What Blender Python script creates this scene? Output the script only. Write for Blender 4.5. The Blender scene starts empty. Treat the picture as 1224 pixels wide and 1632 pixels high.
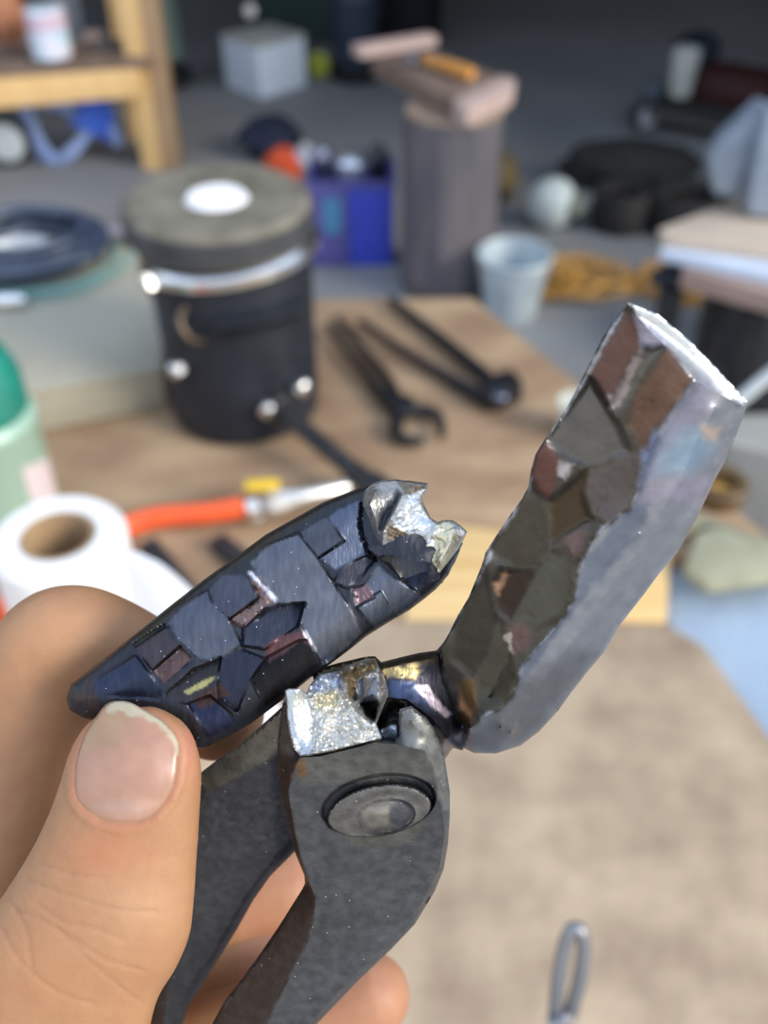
import bpy, bmesh, math, random
import numpy as np
from mathutils import Vector, Matrix, noise
from mathutils.geometry import delaunay_2d_cdt
from mathutils.bvhtree import BVHTree
random.seed(4)
S = bpy.context.scene
# ---------------------------------------------------------------- camera
FPX, PITCH, CX, CY = 1600.0, math.radians(40), 612.0, 816.0
CAM = Vector((0, 0, 1.5))
FW = Vector((0, math.cos(PITCH), -math.sin(PITCH)))
UP = Vector((0, math.sin(PITCH), math.cos(PITCH)))
RT = Vector((1, 0, 0))
cam = bpy.data.cameras.new('camera')
cam.sensor_fit = 'VERTICAL'; cam.sensor_height = 36; cam.lens = FPX / 1632 * 36
cam.clip_start = 0.01; cam.clip_end = 200
cam.dof.use_dof = True; cam.dof.focus_distance = 0.170; cam.dof.aperture_fstop = 12.2
co = bpy.data.objects.new('camera', cam); S.collection.objects.link(co)
co.matrix_world = Matrix.Translation(CAM) @ Matrix((RT, UP, -FW)).transposed().to_4x4()
S.camera = co
# ---------------------------------------------------------------- world, light, exposure
W = bpy.data.worlds.new('sky'); S.world = W; W.use_nodes = True
wn = W.node_tree; bg = wn.nodes['Background']
tc = wn.nodes.new('ShaderNodeTexCoord'); sx = wn.nodes.new('ShaderNodeSeparateXYZ')
rp = wn.nodes.new('ShaderNodeValToRGB')
wn.links.new(tc.outputs['Generated'], sx.inputs[0]); wn.links.new(sx.outputs['Z'], rp.inputs[0])
rp.color_ramp.elements[0].position = 0.0; rp.color_ramp.elements[0].color = (.55, .52, .47, 1)
rp.color_ramp.elements[1].position = 0.6; rp.color_ramp.elements[1].color = (.55, .68, .92, 1)
e = rp.color_ramp.elements.new(0.12); e.color = (.90, .93, .98, 1)
wn.links.new(rp.outputs[0], bg.inputs[0]); bg.inputs[1].default_value = 1.65
sun = bpy.data.lights.new('sun', 'SUN'); sun.energy = 3.3; sun.angle = math.radians(24); sun.color = (1, .93, .82)
so = bpy.data.objects.new('sun', sun); S.collection.objects.link(so)
so.rotation_euler = Vector((-.80, .42, -.50)).to_track_quat('-Z', 'Y').to_euler()
S.view_settings.view_transform = 'Standard'; S.view_settings.look = 'None'
S.view_settings.exposure = 0.0; S.view_settings.gamma = 1; S.view_settings.use_curve_mapping = False

# ---------------------------------------------------------------- helpers: space
def P(u, v, d):                       # a point seen at (u, v), d metres along the optical axis
    u, v, d = float(u), float(v), float(d)
    return CAM + d * (FW + (u - CX) / FPX * RT - (v - CY) / FPX * UP)
def G(u, v, z):                       # where the sight line meets the level z
    u, v, z = float(u), float(v), float(z)
    r = FW + (u - CX) / FPX * RT - (v - CY) / FPX * UP
    return CAM + r * ((z - CAM.z) / r.z)
def dep(p): return (Vector(p) - CAM).dot(FW)
def M(p, px): return px * dep(p) / FPX            # metres for px pixels at p
def H(p, v):                          # height above p seen at row v
    y = p[1]; k = -(v - CY) / FPX
    # (z-cz) = y * (FW.z + k UP.z) / (FW.y + k UP.y)
    return CAM.z + y * (FW.z + k * UP.z) / (FW.y + k * UP.y)
def srgb(r, g, b):
    f = lambda c: (c / 255 / 12.92) if c <= 10 else ((c / 255 + .055) / 1.055) ** 2.4
    return (f(r), f(g), f(b))
# ---------------------------------------------------------------- helpers: materials
MATS = {}
def mat(name, c1, c2=None, rough=.6, metal=0., scale=20., bump=0., bscale=None, detail=4, spec=.5, attr=False,
        sss=0., aniso=(1, 1, 1), rvar=0., contrast=.35, coat=0., specks=0.):
    if not metal and spec == .5 and rough > .45: spec = .25
    if name in MATS: return MATS[name]
    m = bpy.data.materials.new(name); m.use_nodes = True; n = m.node_tree; L = n.links.new
    b = n.nodes['Principled BSDF']; N = n.nodes.new
    t = N('ShaderNodeTexCoord'); mp = N('ShaderNodeMapping'); mp.inputs['Scale'].default_value = aniso
    L(t.outputs['Object'], mp.inputs[0])
    nz = N('ShaderNodeTexNoise'); nz.inputs['Scale'].default_value = scale; nz.inputs['Detail'].default_value = detail
    L(mp.outputs[0], nz.inputs['Vector'])
    r = N('ShaderNodeValToRGB'); r.color_ramp.elements[0].position = .5 - contrast / 2; r.color_ramp.elements[1].position = .5 + contrast / 2
    L(nz.outputs['Fac'], r.inputs[0])
    c2 = c2 or tuple(x * .75 for x in c1)
    if attr:
        a = N('ShaderNodeAttribute'); a.attribute_name = 'tint'
        mx = N('ShaderNodeMix'); mx.data_type = 'RGBA'; mx.blend_type = 'MULTIPLY'; mx.inputs[0].default_value = 1
        r.color_ramp.elements[0].color = (*c1, 1); r.color_ramp.elements[1].color = (*c2, 1)
        L(r.outputs[0], mx.inputs[6]); L(a.outputs['Color'], mx.inputs[7]); col = mx.outputs[2]
    else:
        r.color_ramp.elements[0].color = (*c1, 1); r.color_ramp.elements[1].color = (*c2, 1); col = r.outputs[0]
    if specks:
        n3 = N('ShaderNodeTexVoronoi'); n3.inputs['Scale'].default_value = specks; L(t.outputs['Object'], n3.inputs['Vector'])
        lt = N('ShaderNodeMath'); lt.operation = 'LESS_THAN'; lt.inputs[1].default_value = .045; L(n3.outputs['Distance'], lt.inputs[0])
        m2 = N('ShaderNodeMix'); m2.data_type = 'RGBA'; L(lt.outputs[0], m2.inputs[0]); L(col, m2.inputs[6]); m2.inputs[7].default_value = (.75, .72, .68, 1)
        col = m2.outputs[2]
    L(col, b.inputs['Base Color'])
    b.inputs['Metallic'].default_value = metal; b.inputs['Roughness'].default_value = rough
    b.inputs['Specular IOR Level'].default_value = spec; b.inputs['Coat Weight'].default_value = coat
    if rvar:
        mr = N('ShaderNodeMapRange'); mr.inputs[3].default_value = max(.05, rough - rvar); mr.inputs[4].default_value = min(1, rough + rvar)
        L(nz.outputs['Fac'], mr.inputs[0]); L(mr.outputs[0], b.inputs['Roughness'])
    if sss:
        b.inputs['Subsurface Weight'].default_value = sss; b.inputs['Subsurface Radius'].default_value = (1, .35, .2)
        b.inputs['Subsurface Scale'].default_value = .004
    if bump:
        n2 = N('ShaderNodeTexNoise'); n2.inputs['Scale'].default_value = bscale or scale * 3; n2.inputs['Detail'].default_value = 5
        L(mp.outputs[0], n2.inputs['Vector'])
        bp = N('ShaderNodeBump'); bp.inputs['Strength'].default_value = min(1, bump); bp.inputs['Distance'].default_value = 1.2 / (bscale or scale * 3) * .25
        L(n2.outputs['Fac'], bp.inputs['Height']); L(bp.outputs[0], b.inputs['Normal'])
    MATS[name] = m
    return m
# ---------------------------------------------------------------- helpers: objects
ORG = {}
def thing(name, label, cat, loc, group=None):
    o = bpy.data.objects.new(name, None); S.collection.objects.link(o); o.empty_display_size = .02
    o.location = loc; o['label'] = label; o['category'] = cat; ORG[o] = Vector(loc)
    if group: o['group'] = group
    return o
def mk(name, vf, material, parent=None, label=None, cat=None, kind=None, group=None, ang=35, tint=None, bevel=0):
    vs, fs = vf
    me = bpy.data.meshes.new(name)
    vs = [Vector(v) for v in vs]
    if parent is not None: org = ORG[parent]
    else:
        lo = min(v.z for v in vs); n = len(vs)
        org = Vector((sum(v.x for v in vs) / n, sum(v.y for v in vs) / n, lo))
    me.from_pydata([v - org for v in vs], [], fs); me.validate()
    bm = bmesh.new(); bm.from_mesh(me)
    if bevel:
        es = [e for e in bm.edges if len(e.link_faces) == 2 and e.calc_face_angle(0) > math.radians(40)]
        bmesh.ops.bevel(bm, geom=es, offset=bevel, segments=2, affect='EDGES', profile=.6)
    bmesh.ops.recalc_face_normals(bm, faces=bm.faces)
    for f in bm.faces: f.smooth = True
    if ang:
        for e_ in bm.edges:
            if len(e_.link_faces) == 2 and e_.calc_face_angle(0) > math.radians(ang): e_.smooth = False
    bm.to_mesh(me); bm.free()
    if tint is not None:
        a = me.color_attributes.new('tint', 'FLOAT_COLOR', 'POINT')
        a.data.foreach_set('color', np.asarray(tint, dtype=np.float32).ravel())
    me.materials.append(material)
    o = bpy.data.objects.new(name, me); S.collection.objects.link(o); ORG[o] = org
    if parent is not None: o.parent = parent
    else: o.location = org
    for k, x in (('label', label), ('category', cat), ('kind', kind), ('group', group)):
        if x: o[k] = x
    return o
def join(*a):
    V, F = [], []
    for vs, fs in a:
        k = len(V); V += list(vs); F += [tuple(i + k for i in f) for f in fs]
    return V, F
def frame(ax):
    ax = Vector(ax).normalized(); h = Vector((0, 0, 1)) if abs(ax.z) < .9 else Vector((1, 0, 0))
    x = ax.cross(h).normalized(); return x, ax.cross(x).normalized(), ax
def lathe(c, prof, ax=(0, 0, 1), n=40):
    c = Vector(c)
    if tuple(ax) == (0, 0, 1): x, y, a = Vector((1, 0, 0)), Vector((0, 1, 0)), Vector((0, 0, 1))
    else: x, y, a = frame(ax)
    V = [c + a * h + (x * math.cos(2 * math.pi * i / n) + y * math.sin(2 * math.pi * i / n)) * r for r, h in prof for i in range(n)]
    F = [(j * n + i, j * n + (i + 1) % n, (j + 1) * n + (i + 1) % n, (j + 1) * n + i) for j in range(len(prof) - 1) for i in range(n)]
    if prof[0][0] > 1e-6 and prof[0] != prof[-1]: F += [tuple(range(n))[::-1], tuple((len(prof) - 1) * n + i for i in range(n))]
    return V, F
def disc(c, r, h, ax=(0, 0, 1), n=40, b=.003):
    return lathe(c, [(0.00001, 0), (r - b, 0), (r, b), (r, h - b), (r - b, h), (.00001, h)], ax, n)
def ring(c, r1, r2, h, ax=(0, 0, 1), n=48, b=.002):
    return lathe(c, [(r1, b), (r1 + b, 0), (r2 - b, 0), (r2, b), (r2, h - b), (r2 - b, h), (r1 + b, h), (r1, h - b), (r1, b)], ax, n)
def cat_rom(pts, k=6, closed=False):
    P_ = [np.array(p, float) for p in pts]; n = len(P_); out = []
    for i in range(n if closed else n - 1):
        g = (lambda j: P_[j % n]) if closed else (lambda j: P_[min(max(j, 0), n - 1)])
        p0, p1, p2, p3 = g(i - 1), g(i), g(i + 1), g(i + 2)
        for s in range(k):
            t = s / k
            out.append(.5 * (2 * p1 + (p2 - p0) * t + (2 * p0 - 5 * p1 + 4 * p2 - p3) * t * t + (3 * p1 - p0 - 3 * p2 + p3) * t ** 3))
    if not closed: out.append(P_[-1])
    return out
def tube(pts, rad, n=10, closed=False, smooth=5, flat=1.0):
    if smooth: pts = [Vector(p) for p in cat_rom([tuple(p) for p in pts], smooth, closed)]
    else: pts = [Vector(p) for p in pts]
    m = len(pts)
    if not isinstance(rad, (list, tuple)): rad = [rad] * m
    elif len(rad) != m: rad = [float(np.interp(i / (m - 1), np.linspace(0, 1, len(rad)), rad)) for i in range(m)]
    V, F = [], []; up = None
    for i, p in enumerate(pts):
        t = (pts[(i + 1) % m] - pts[i - 1]) if closed else (pts[min(i + 1, m - 1)] - pts[max(i - 1, 0)])
        t.normalize()
        if up is None: up = frame(t)[0]
        up = (up - t * up.dot(t)).normalized(); sd = t.cross(up)
        for j in range(n):
            a = 2 * math.pi * j / n; V.append(p + (up * math.cos(a) + sd * math.sin(a) * flat) * rad[i])
    for i in range(m if closed else m - 1):
        for j in range(n):
            k = (i + 1) % m
            F.append((i * n + j, i * n + (j + 1) % n, k * n + (j + 1) % n, k * n + j))
    if not closed: F += [tuple(range(n))[::-1], tuple((m - 1) * n + j for j in range(n))]
    return V, F
def box(c, s, rz=0., tilt=None):
    R = Matrix.Rotation(rz, 3, 'Z')
    if tilt: R = R @ Matrix.Rotation(tilt[0], 3, 'X') @ Matrix.Rotation(tilt[1], 3, 'Y')
    V = [Vector(c) + R @ Vector((x * s[0] / 2, y * s[1] / 2, z * s[2] / 2)) for x in (-1, 1) for y in (-1, 1) for z in (-1, 1)]
    return V, [(0, 1, 3, 2), (4, 6, 7, 5), (0, 4, 5, 1), (2, 3, 7, 6), (0, 2, 6, 4), (1, 5, 7, 3)]
def bar(a, b, w, h, up=(0, 0, 1)):
    a, b = Vector(a), Vector(b); t = (b - a).normalized(); s = t.cross(Vector(up)).normalized(); u = s.cross(t)
    V = [q + s * i * w / 2 + u * j * h / 2 for q in (a, b) for i in (-1, 1) for j in (-1, 1)]
    return V, [(0, 1, 3, 2), (4, 6, 7, 5), (0, 4, 5, 1), (2, 3, 7, 6), (0, 2, 6, 4), (1, 5, 7, 3)]
def prism(poly, z0, z1):
    n = len(poly); V = [Vector((p[0], p[1], z0)) for p in poly] + [Vector((p[0], p[1], z1)) for p in poly]
    return V, [tuple(range(n))[::-1], tuple(range(n, 2 * n))] + [(i, (i + 1) % n, n + (i + 1) % n, n + i) for i in range(n)]
def blob(c, r, seed=0, amp=.15, seg=24, fr=2.):
    V, F = [], []; rr = seg // 2
    for j in range(rr + 1):
        th = math.pi * j / rr
        for i in range(seg):
            ph = 2 * math.pi * i / seg; d = Vector((math.sin(th) * math.cos(ph), math.sin(th) * math.sin(ph), math.cos(th)))
            k = 1 + amp * noise.noise(d * fr + Vector((seed * 7.3, 0, 0)))
            V.append(Vector(c) + Vector((d.x * r[0], d.y * r[1], d.z * r[2])) * k)
    for j in range(rr):
        for i in range(seg): F.append((j * seg + i, (j + 1) * seg + i, (j + 1) * seg + (i + 1) % seg, j * seg + (i + 1) % seg))
    return V, F
def sheet(fn, nu, nv, th=.0015):                 # thin cloth or paper with thickness
    A = [[Vector(fn(i / nu, j / nv)) for j in range(nv + 1)] for i in range(nu + 1)]
    V, F = [], []; w = nv + 1
    nr = []
    for i in range(nu + 1):
        for j in range(w):
            du = A[min(i + 1, nu)][j] - A[max(i - 1, 0)][j]; dv = A[i][min(j + 1, nv)] - A[i][max(j - 1, 0)]
            nn = du.cross(dv); nr.append(nn.normalized() if nn.length > 1e-12 else Vector((0, 0, 1)))
    V = [A[i][j] for i in range(nu + 1) for j in range(w)]; k = len(V)
    V += [v - nr[i] * th for i, v in enumerate(V)]
    for i in range(nu):
        for j in range(nv):
            a, b, c, d = i * w + j, (i + 1) * w + j, (i + 1) * w + j + 1, i * w + j + 1
            F += [(a, b, c, d), (k + d, k + c, k + b, k + a)]
    bd = [i * w for i in range(nu + 1)] + [nu * w + j for j in range(1, w)] + [i * w + nv for i in range(nu - 1, -1, -1)] + [j for j in range(nv - 1, 0, -1)]
    for i, a in enumerate(bd):
        b = bd[(i + 1) % len(bd)]; F.append((b, a, k + a, k + b))
    return V, F
# ---------------------------------------------------------------- helpers: forged relief solids
def inside(pts, poly):
    x, y = pts[:, 0], pts[:, 1]; r = np.zeros(len(pts), bool); n = len(poly)
    for i in range(n):
        x1, y1 = poly[i][:2]; x2, y2 = poly[(i + 1) % n][:2]
        if y1 == y2: continue
        c = ((y1 > y) != (y2 > y)) & (x < (x2 - x1) * (y - y1) / (y2 - y1) + x1); r ^= c
    return r
def dist(pts, poly, closed=True):
    best = np.full(len(pts), 1e9); n = len(poly)
    for i in range(n if closed else n - 1):
        a = np.array(poly[i][:2], float); b = np.array(poly[(i + 1) % n][:2], float); ab = b - a; l = max(ab @ ab, 1e-9)
        t = np.clip(((pts - a) @ ab) / l, 0, 1); q = pts - a - t[:, None] * ab
        best = np.minimum(best, np.hypot(q[:, 0], q[:, 1]))
    return best
def sdist(pts, poly):
    d = dist(pts, poly); return np.where(inside(pts, poly), d, -d)
def sm(x): x = np.clip(x, 0, 1); return x * x * (3 - 2 * x)
def dens(pts, step, closed):
    out = []; n = len(pts)
    for i in range(n if closed else n - 1):
        a, b = np.array(pts[i], float), np.array(pts[(i + 1) % n], float); k = max(1, int(math.hypot(*(b - a)[:2]) / step))
        out += [a + (b - a) * s / k for s in range(k)]
    if not closed: out.append(np.array(pts[-1], float))
    return out
def nz(p, sc, seed=0., octv=3):
    return np.array([noise.fractal(Vector((a * sc + seed, b * sc, seed * .7)), 1.0, 2.0, octv) for a, b in p])
def paint(p, base, paints, seed=0., j=.12, js=.03):
    c = np.tile(np.array(base, float), (len(p), 1))
    wob = nz(p, .06, seed + 3) * 5
    for poly, colr, fe in paints:
        if len(poly[0]) == 2 and fe < 0: a = 1 - sm(dist(p, poly, False) / -fe + wob * .06)      # a line
        else: a = sm((sdist(p, poly) + wob * min(1, fe / 6)) / max(fe, .5) + .5)
        c = c * (1 - a[:, None]) + np.array(colr, float) * a[:, None]
    c *= (1 + j * nz(p, js, seed))[:, None]
    return np.clip(c, 0, 1)
def relief(outline, d0, curves=(), base=lambda u, v: 0 * u, step=4., thick=8., rim=(20, 3.), brim=30., facets=(), fn=None,
           smooth=0, paints=None, col=(1, 1, 1), seed=0., fea=3., fex=2.5):
    """A solid piece of steel. outline / curves carry (u, v, height in mm towards the viewer)."""
    fix = lambda q: tuple(q) if len(q) == 3 else (q[0], q[1], 0.)
    outline = [fix(q) for q in outline]
    if smooth: outline = [tuple(q) for q in cat_rom(outline, smooth, True)]
    ol = dens(outline, step, True); pts = [tuple(q[:2]) for q in ol]; z = [q[2] for q in ol]; n0 = len(ol)
    E = [(i, (i + 1) % n0) for i in range(n0)]
    fixz = {i: z[i] for i in range(n0)}; lines = []
    for c, closed in curves:
        cc = dens([fix(q) for q in c], step, closed); k = len(pts)
        for i, q in enumerate(cc): pts.append(tuple(q[:2])); fixz[k + i] = q[2]
        E += [(k + i, k + (i + 1) % len(cc)) for i in range(len(cc) if closed else len(cc) - 1)]; lines.append(([tuple(q[:2]) for q in cc], closed))
    for f in facets:
        poly = f[0]; c = np.mean([q[:2] for q in poly], axis=0)
        for sh in ((-fex, -fex + fea * 1.2) if fea < 6 else ()):
            pl = [tuple(np.array(q) + (c - q) / (np.linalg.norm(c - q) + 1e-6) * sh) for q in poly]
            cc = dens(pl, step, True); k = len(pts); pts += [tuple(q) for q in cc]
            E += [(k + i, k + (i + 1) % len(cc)) for i in range(len(cc))]
            lines.append(([tuple(q) for q in cc], True))
    oa = np.array([q[:2] for q in ol]); lo, hi = oa.min(0), oa.max(0)
    gx, gy = np.meshgrid(np.arange(lo[0], hi[0], step), np.arange(lo[1], hi[1], step * .866)); gx = gx + (np.arange(gx.shape[0])[:, None] % 2) * step / 2
    gp = np.c_[gx.ravel(), gy.ravel()]; gp = gp[inside(gp, ol)]; gp = gp[dist(gp, ol) > step * .6]
    for l, c in lines:
        if len(gp): gp = gp[dist(gp, l, c) > step * .45]
    pts += [tuple(q) for q in gp]
    r = delaunay_2d_cdt([Vector(q) for q in pts], E, [], 0, 1e-4)
    V = np.array([tuple(q) for q in r[0]]); T = [f for f in r[2]]
    cen = np.array([V[list(f)].mean(0) for f in T]); keep = inside(cen, ol)
    T = [f for f, k in zip(T, keep) if k]
    zz = np.zeros(len(V)); fx = np.zeros(len(V), bool); ob = np.zeros(len(V), bool)
    for i, src in enumerate(r[3]):
        for s in src:
            if s in fixz: zz[i] = fixz[s]; fx[i] = True
            if s < n0: ob[i] = True
    ed = set()
    for f in T:
        for i in range(3): a, b = f[i], f[(i + 1) % 3]; ed.add((min(a, b), max(a, b)))
    ed = np.array(list(ed)); used = np.zeros(len(V), bool); used[ed.ravel()] = True
    def solve(z0, fixed):
        z0 = z0.copy(); fr = ~fixed & used
        z0[fr] = z0[fixed].mean()
        def lap(x):
            d = x[ed[:, 0]] - x[ed[:, 1]]
            return np.bincount(ed[:, 0], d, len(V)) - np.bincount(ed[:, 1], d, len(V))
        r_ = -lap(z0) * fr; p = r_.copy(); rs = r_ @ r_
        for _ in range(600):
            if rs < 1e-8: break
            Ap = lap(p) * fr; a = rs / (p @ Ap + 1e-20); z0 += a * p; r_ -= a * Ap; r2 = r_ @ r_; p = r_ + r2 / rs * p; rs = r2
        return z0
    zf = solve(zz, fx); zb = solve(zz, ob) if curves else zf.copy()
    t = dist(V, ol)
    q = 1 - np.clip(t / rim[0], 0, 1); zf = zf + rim[1] * (1 - q ** 2) ** .5
    fac = np.zeros(len(V))
    for f in facets:
        poly, z0, g = f[0], f[1], f[2]; c = np.mean(poly, axis=0); sd = sdist(V, poly)
        a = sm((sd + fex) / fea); fac = fac * (1 - a) + a * (z0 + g[0] * (V[:, 0] - c[0]) + g[1] * (V[:, 1] - c[1]))
    zf = zf + fac * np.clip(t / 6, 0, 1)
    if fn is not None: zf = zf + fn(V) * np.clip(t / 5, 0, 1)
    q = 1 - np.clip(t / brim, 0, 1); zb = zb - thick * (1 - q ** 2) ** .5
    bs = base(V[:, 0], V[:, 1])
    N = len(V); mp = {}; vs = [P(V[i, 0], V[i, 1], d0 - (zf[i] + bs[i]) / 1000) for i in range(N)]
    for i in range(N):
        if ob[i]: mp[i] = i
        else: mp[i] = len(vs); vs.append(P(V[i, 0], V[i, 1], d0 - (zb[i] + bs[i]) / 1000))
    fs = [tuple(f) for f in T] + [tuple(mp[i] for i in reversed(f)) for f in T]
    fs = [f for f in fs if len(set(f)) == 3]
    full = np.ones((len(vs), 4)); c = paint(V, col, paints or [], seed)
    full[:N, :3] = c; full[N:, :3] = np.array(col)
    return (vs, fs), full
def X(pts, s, ox, oy): return [((q[0] / s + ox), (q[1] / s + oy)) + tuple(q[2:]) for q in pts]
#==SETTING==
# ---------------------------------------------------------------- the shop
concrete = mat('concrete', (.18, .185, .19), (.30, .305, .31), .75, scale=1.1, bump=.25, bscale=30, contrast=.5)
wallm = mat('corrugated_steel_wall', (.10, .095, .085), (.16, .15, .135), .7, scale=2, bump=.2)
mk('floor', prism([(-6, -4), (6, -4), (6, 7.5), (-6, 7.5)], -.1, 0), concrete, kind='structure')
def ribbed(a, b, z0, z1):
    a, b = Vector(a), Vector(b); n = int((b - a).length / .1); t = (b - a).normalized(); s = Vector((-t.y, t.x, 0)); poly = []
    for i in range(n):
        o = .02 if i % 2 else 0
        poly += [a + t * (i * .1) + s * o, a + t * (i * .1 + .07) + s * o]
    poly += [b - s * .05, a - s * .05]
    return prism(poly, z0, z1)
mk('wall_back', ribbed((6, 7.5, 0), (-6, 7.5, 0), 0, 2.8), wallm, kind='structure')
mk('wall_left', ribbed((-4.2, 7.5, 0), (-4.2, 2.2, 0), 0, 2.8), wallm, kind='structure')
mk('wall_right', ribbed((3.3, 2.1, 0), (3.3, 7.5, 0), 0, 2.8), wallm, kind='structure')  # unseen; position and near end set to block light from the right
mk('ceiling', prism([(-4.4, 4.2), (3.5, 2.0), (3.5, 7.6), (-4.4, 7.6)], 2.8, 2.88), wallm, kind='structure')  # unseen; low, with a slanted front edge shaped to darken the right rear
# ---------------------------------------------------------------- the bench with its boards
TZ = 0.60
ply = mat('plywood_brown', (.22, .13, .075), (.47, .33, .20), .8, scale=7, bump=.3, contrast=.55, detail=6, aniso=(1, 2.2, 1))
ply2 = mat('plywood_dusty', (.30, .215, .145), (.52, .40, .27), .85, scale=16, bump=.3, contrast=.5, detail=7)
pine = mat('pine_board', (.68, .43, .17), (.78, .54, .25), .7, scale=9, aniso=(.4, 5, 1), bump=.2)
steel_grey = mat('dark_bench_steel', (.05, .05, .055), (.09, .09, .09), .5, metal=.6)
def gp(pts, z): return [tuple(G(u, v, z)[:2]) for u, v in pts]
T = thing('workbench', 'low dusty brown plywood workbench carrying the forge and the tongs', 'workbench', G(700, 800, 0.0))
mk('tabletop', prism(gp([(-420, 640), (100, 612), (505, 478), (752, 474), (1262, 885), (1262, 905), (660, 826), (640, 986), (-640, 979)], TZ), TZ - .025, TZ), ply, T, bevel=.002)
mk('pine_board', prism(gp([(664, 829), (1068, 882), (1062, 991), (645, 988)], TZ), TZ - .022, TZ + .001), pine, T, bevel=.001)
mk('front_panel', prism(gp([(-640, 990), (560, 990), (1060, 997), (1120, 1030), (1560, 1640), (1800, 2100), (-1100, 2100)], TZ), TZ - .024, TZ + .002), ply2, T, bevel=.001)
for a, b in (((560, 560), 0), ((760, 500), 0), ((1010, 1080), 0), ((-300, 700), 0), ((-300, 1500), 0)):
    p = G(a[0], a[1], TZ); mk('leg', box((p.x, p.y, (TZ - .03) / 2), (.07, .07, TZ - .03)), pine, T, bevel=.003)
# ---------------------------------------------------------------- the can forge
fc = G(392, 648, TZ); fr = M((fc.x, fc.y, TZ + .1), 121); fh = .335
fh = H((fc.x, fc.y), 372) - TZ
black = mat('black_forge_paint', (.012, .015, .022), (.022, .026, .035), .5, scale=14, rvar=.08, bump=.08, spec=.32)
lidm = mat('scorched_lid', (.12, .108, .08), (.22, .20, .155), .8, scale=18, bump=.3)
lids = mat('lid_side_grey', (.04, .043, .048), (.07, .072, .075), .6, scale=18)
white_wool = mat('white_ceramic_wool', (.82, .81, .80), (.92, .90, .90), .8, scale=60, bump=.4)
chrome = mat('bright_plated_steel', (.80, .80, .80), (.92, .92, .90), .26, metal=1, scale=30)
F = thing('forge', 'black upright can forge with a grey round lid, clamp ring and burner port', 'forge', (fc.x, fc.y, TZ))
z0 = TZ + .003
n = 64; pz0, pz1 = fh * .70, fh * .79
mk('body', lathe((fc.x, fc.y, z0), [(.00001, 0), (fr - .012, 0), (fr - .002, .006), (fr, .02), (fr, fh * .95), (fr - .004, fh), (.00001, fh)], n=64), black, F)
def around(a, r, z): return Vector((fc.x + r * math.sin(a), fc.y - r * math.cos(a), z0 + z))
def arc_strip(a0, a1, r1, r2, za, zb, n=16):
    V, Fs = [], []
    for i in range(n + 1):
        a = a0 + (a1 - a0) * i / n; V += [around(a, r1, za), around(a, r2, za), around(a, r2, zb), around(a, r1, zb)]
    for i in range(n):
        for j in range(4): Fs.append((i * 4 + j, i * 4 + (j + 1) % 4, i * 4 + 4 + (j + 1) % 4, i * 4 + 4 + j))
    return V, Fs + [(0, 3, 2, 1), (n * 4, n * 4 + 1, n * 4 + 2, n * 4 + 3)]
mk('port_hood', arc_strip(-.05, .98, fr - .004, fr + .020, fh * .73, fh * .765), black, F, bevel=.002)
mk('port_slot', arc_strip(-.02, .92, fr - .004, fr + .002, fh * .68, fh * .728), mat('port_shade', (.004, .004, .005), (.01, .01, .01), .95), F)  # near-black strip paints the shadow inside the port opening
mk('port_sill', arc_strip(-.05, .98, fr - .004, fr + .008, fh * .663, fh * .68), black, F, bevel=.001)
mk('clamp_ring', lathe((fc.x, fc.y, z0 + fh * .915), [(fr - .002, -.012), (fr + .006, -.012), (fr + .012, -.007), (fr + .013, .005), (fr + .006, .012), (fr - .002, .012), (fr - .002, -.012)], (-.11, .05, 1), n=64), chrome, F)
bt = [(-.92, fh * .87, .020), (-.62, fh * .45, .0125), (.40, fh * .25, .014), (.86, fh * .30, .014)]
for a, z, s in bt:
    d = around(a, 1, 0) - around(a, 0, 0); d.normalize(); c = around(a, fr - .002, z)
    o = mk('bolt', lathe(c, [(s * .35, 0), (s * .35, .012), (s * .35, .012)], d, 12), chrome, F)
    mk('bolt_head', lathe(c + d * .010, [(.00001, 0), (s, 0), (s * 1.02, .003), (s * .96, .012), (s * .6, .016), (.00001, .017)], d, 6), chrome, o)
lz = z0 + fh; lr = fr * 1.115; lh = max(.05, H((fc.x, fc.y), 333) - lz)
LD = mk('lid', lathe((fc.x - .01, fc.y, lz), [(.00001, 0), (lr * .96, 0), (lr, .006), (lr, lh - .008), (lr - .008, lh), (lr * .36, lh), (lr * .35, lh - .02), (.00001, lh - .02)], n=64), lidm, F)
mk('lid_band', lathe((fc.x - .01, fc.y, lz), [(lr + .0005, .006), (lr + .003, .008), (lr + .003, lh - .012), (lr + .0005, lh - .01), (lr + .0005, .006)], n=64), lids, LD)
mk('wool_plug', disc((fc.x - .01, fc.y, lz + lh - .019), lr * .345, .022, b=.006), white_wool, LD)
mk('lid_handle', tube([around(-.42, fr + .004, fh * .80), around(-.40, fr + .026, fh * .77), around(-.32, fr + .03, fh * .70), around(-.28, fr + .012, fh * .64), around(-.28, fr - .002, fh * .62)], .0045), mat('brown_wire', (.12, .09, .07), (.2, .15, .1), .5, metal=.7), F)
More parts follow.
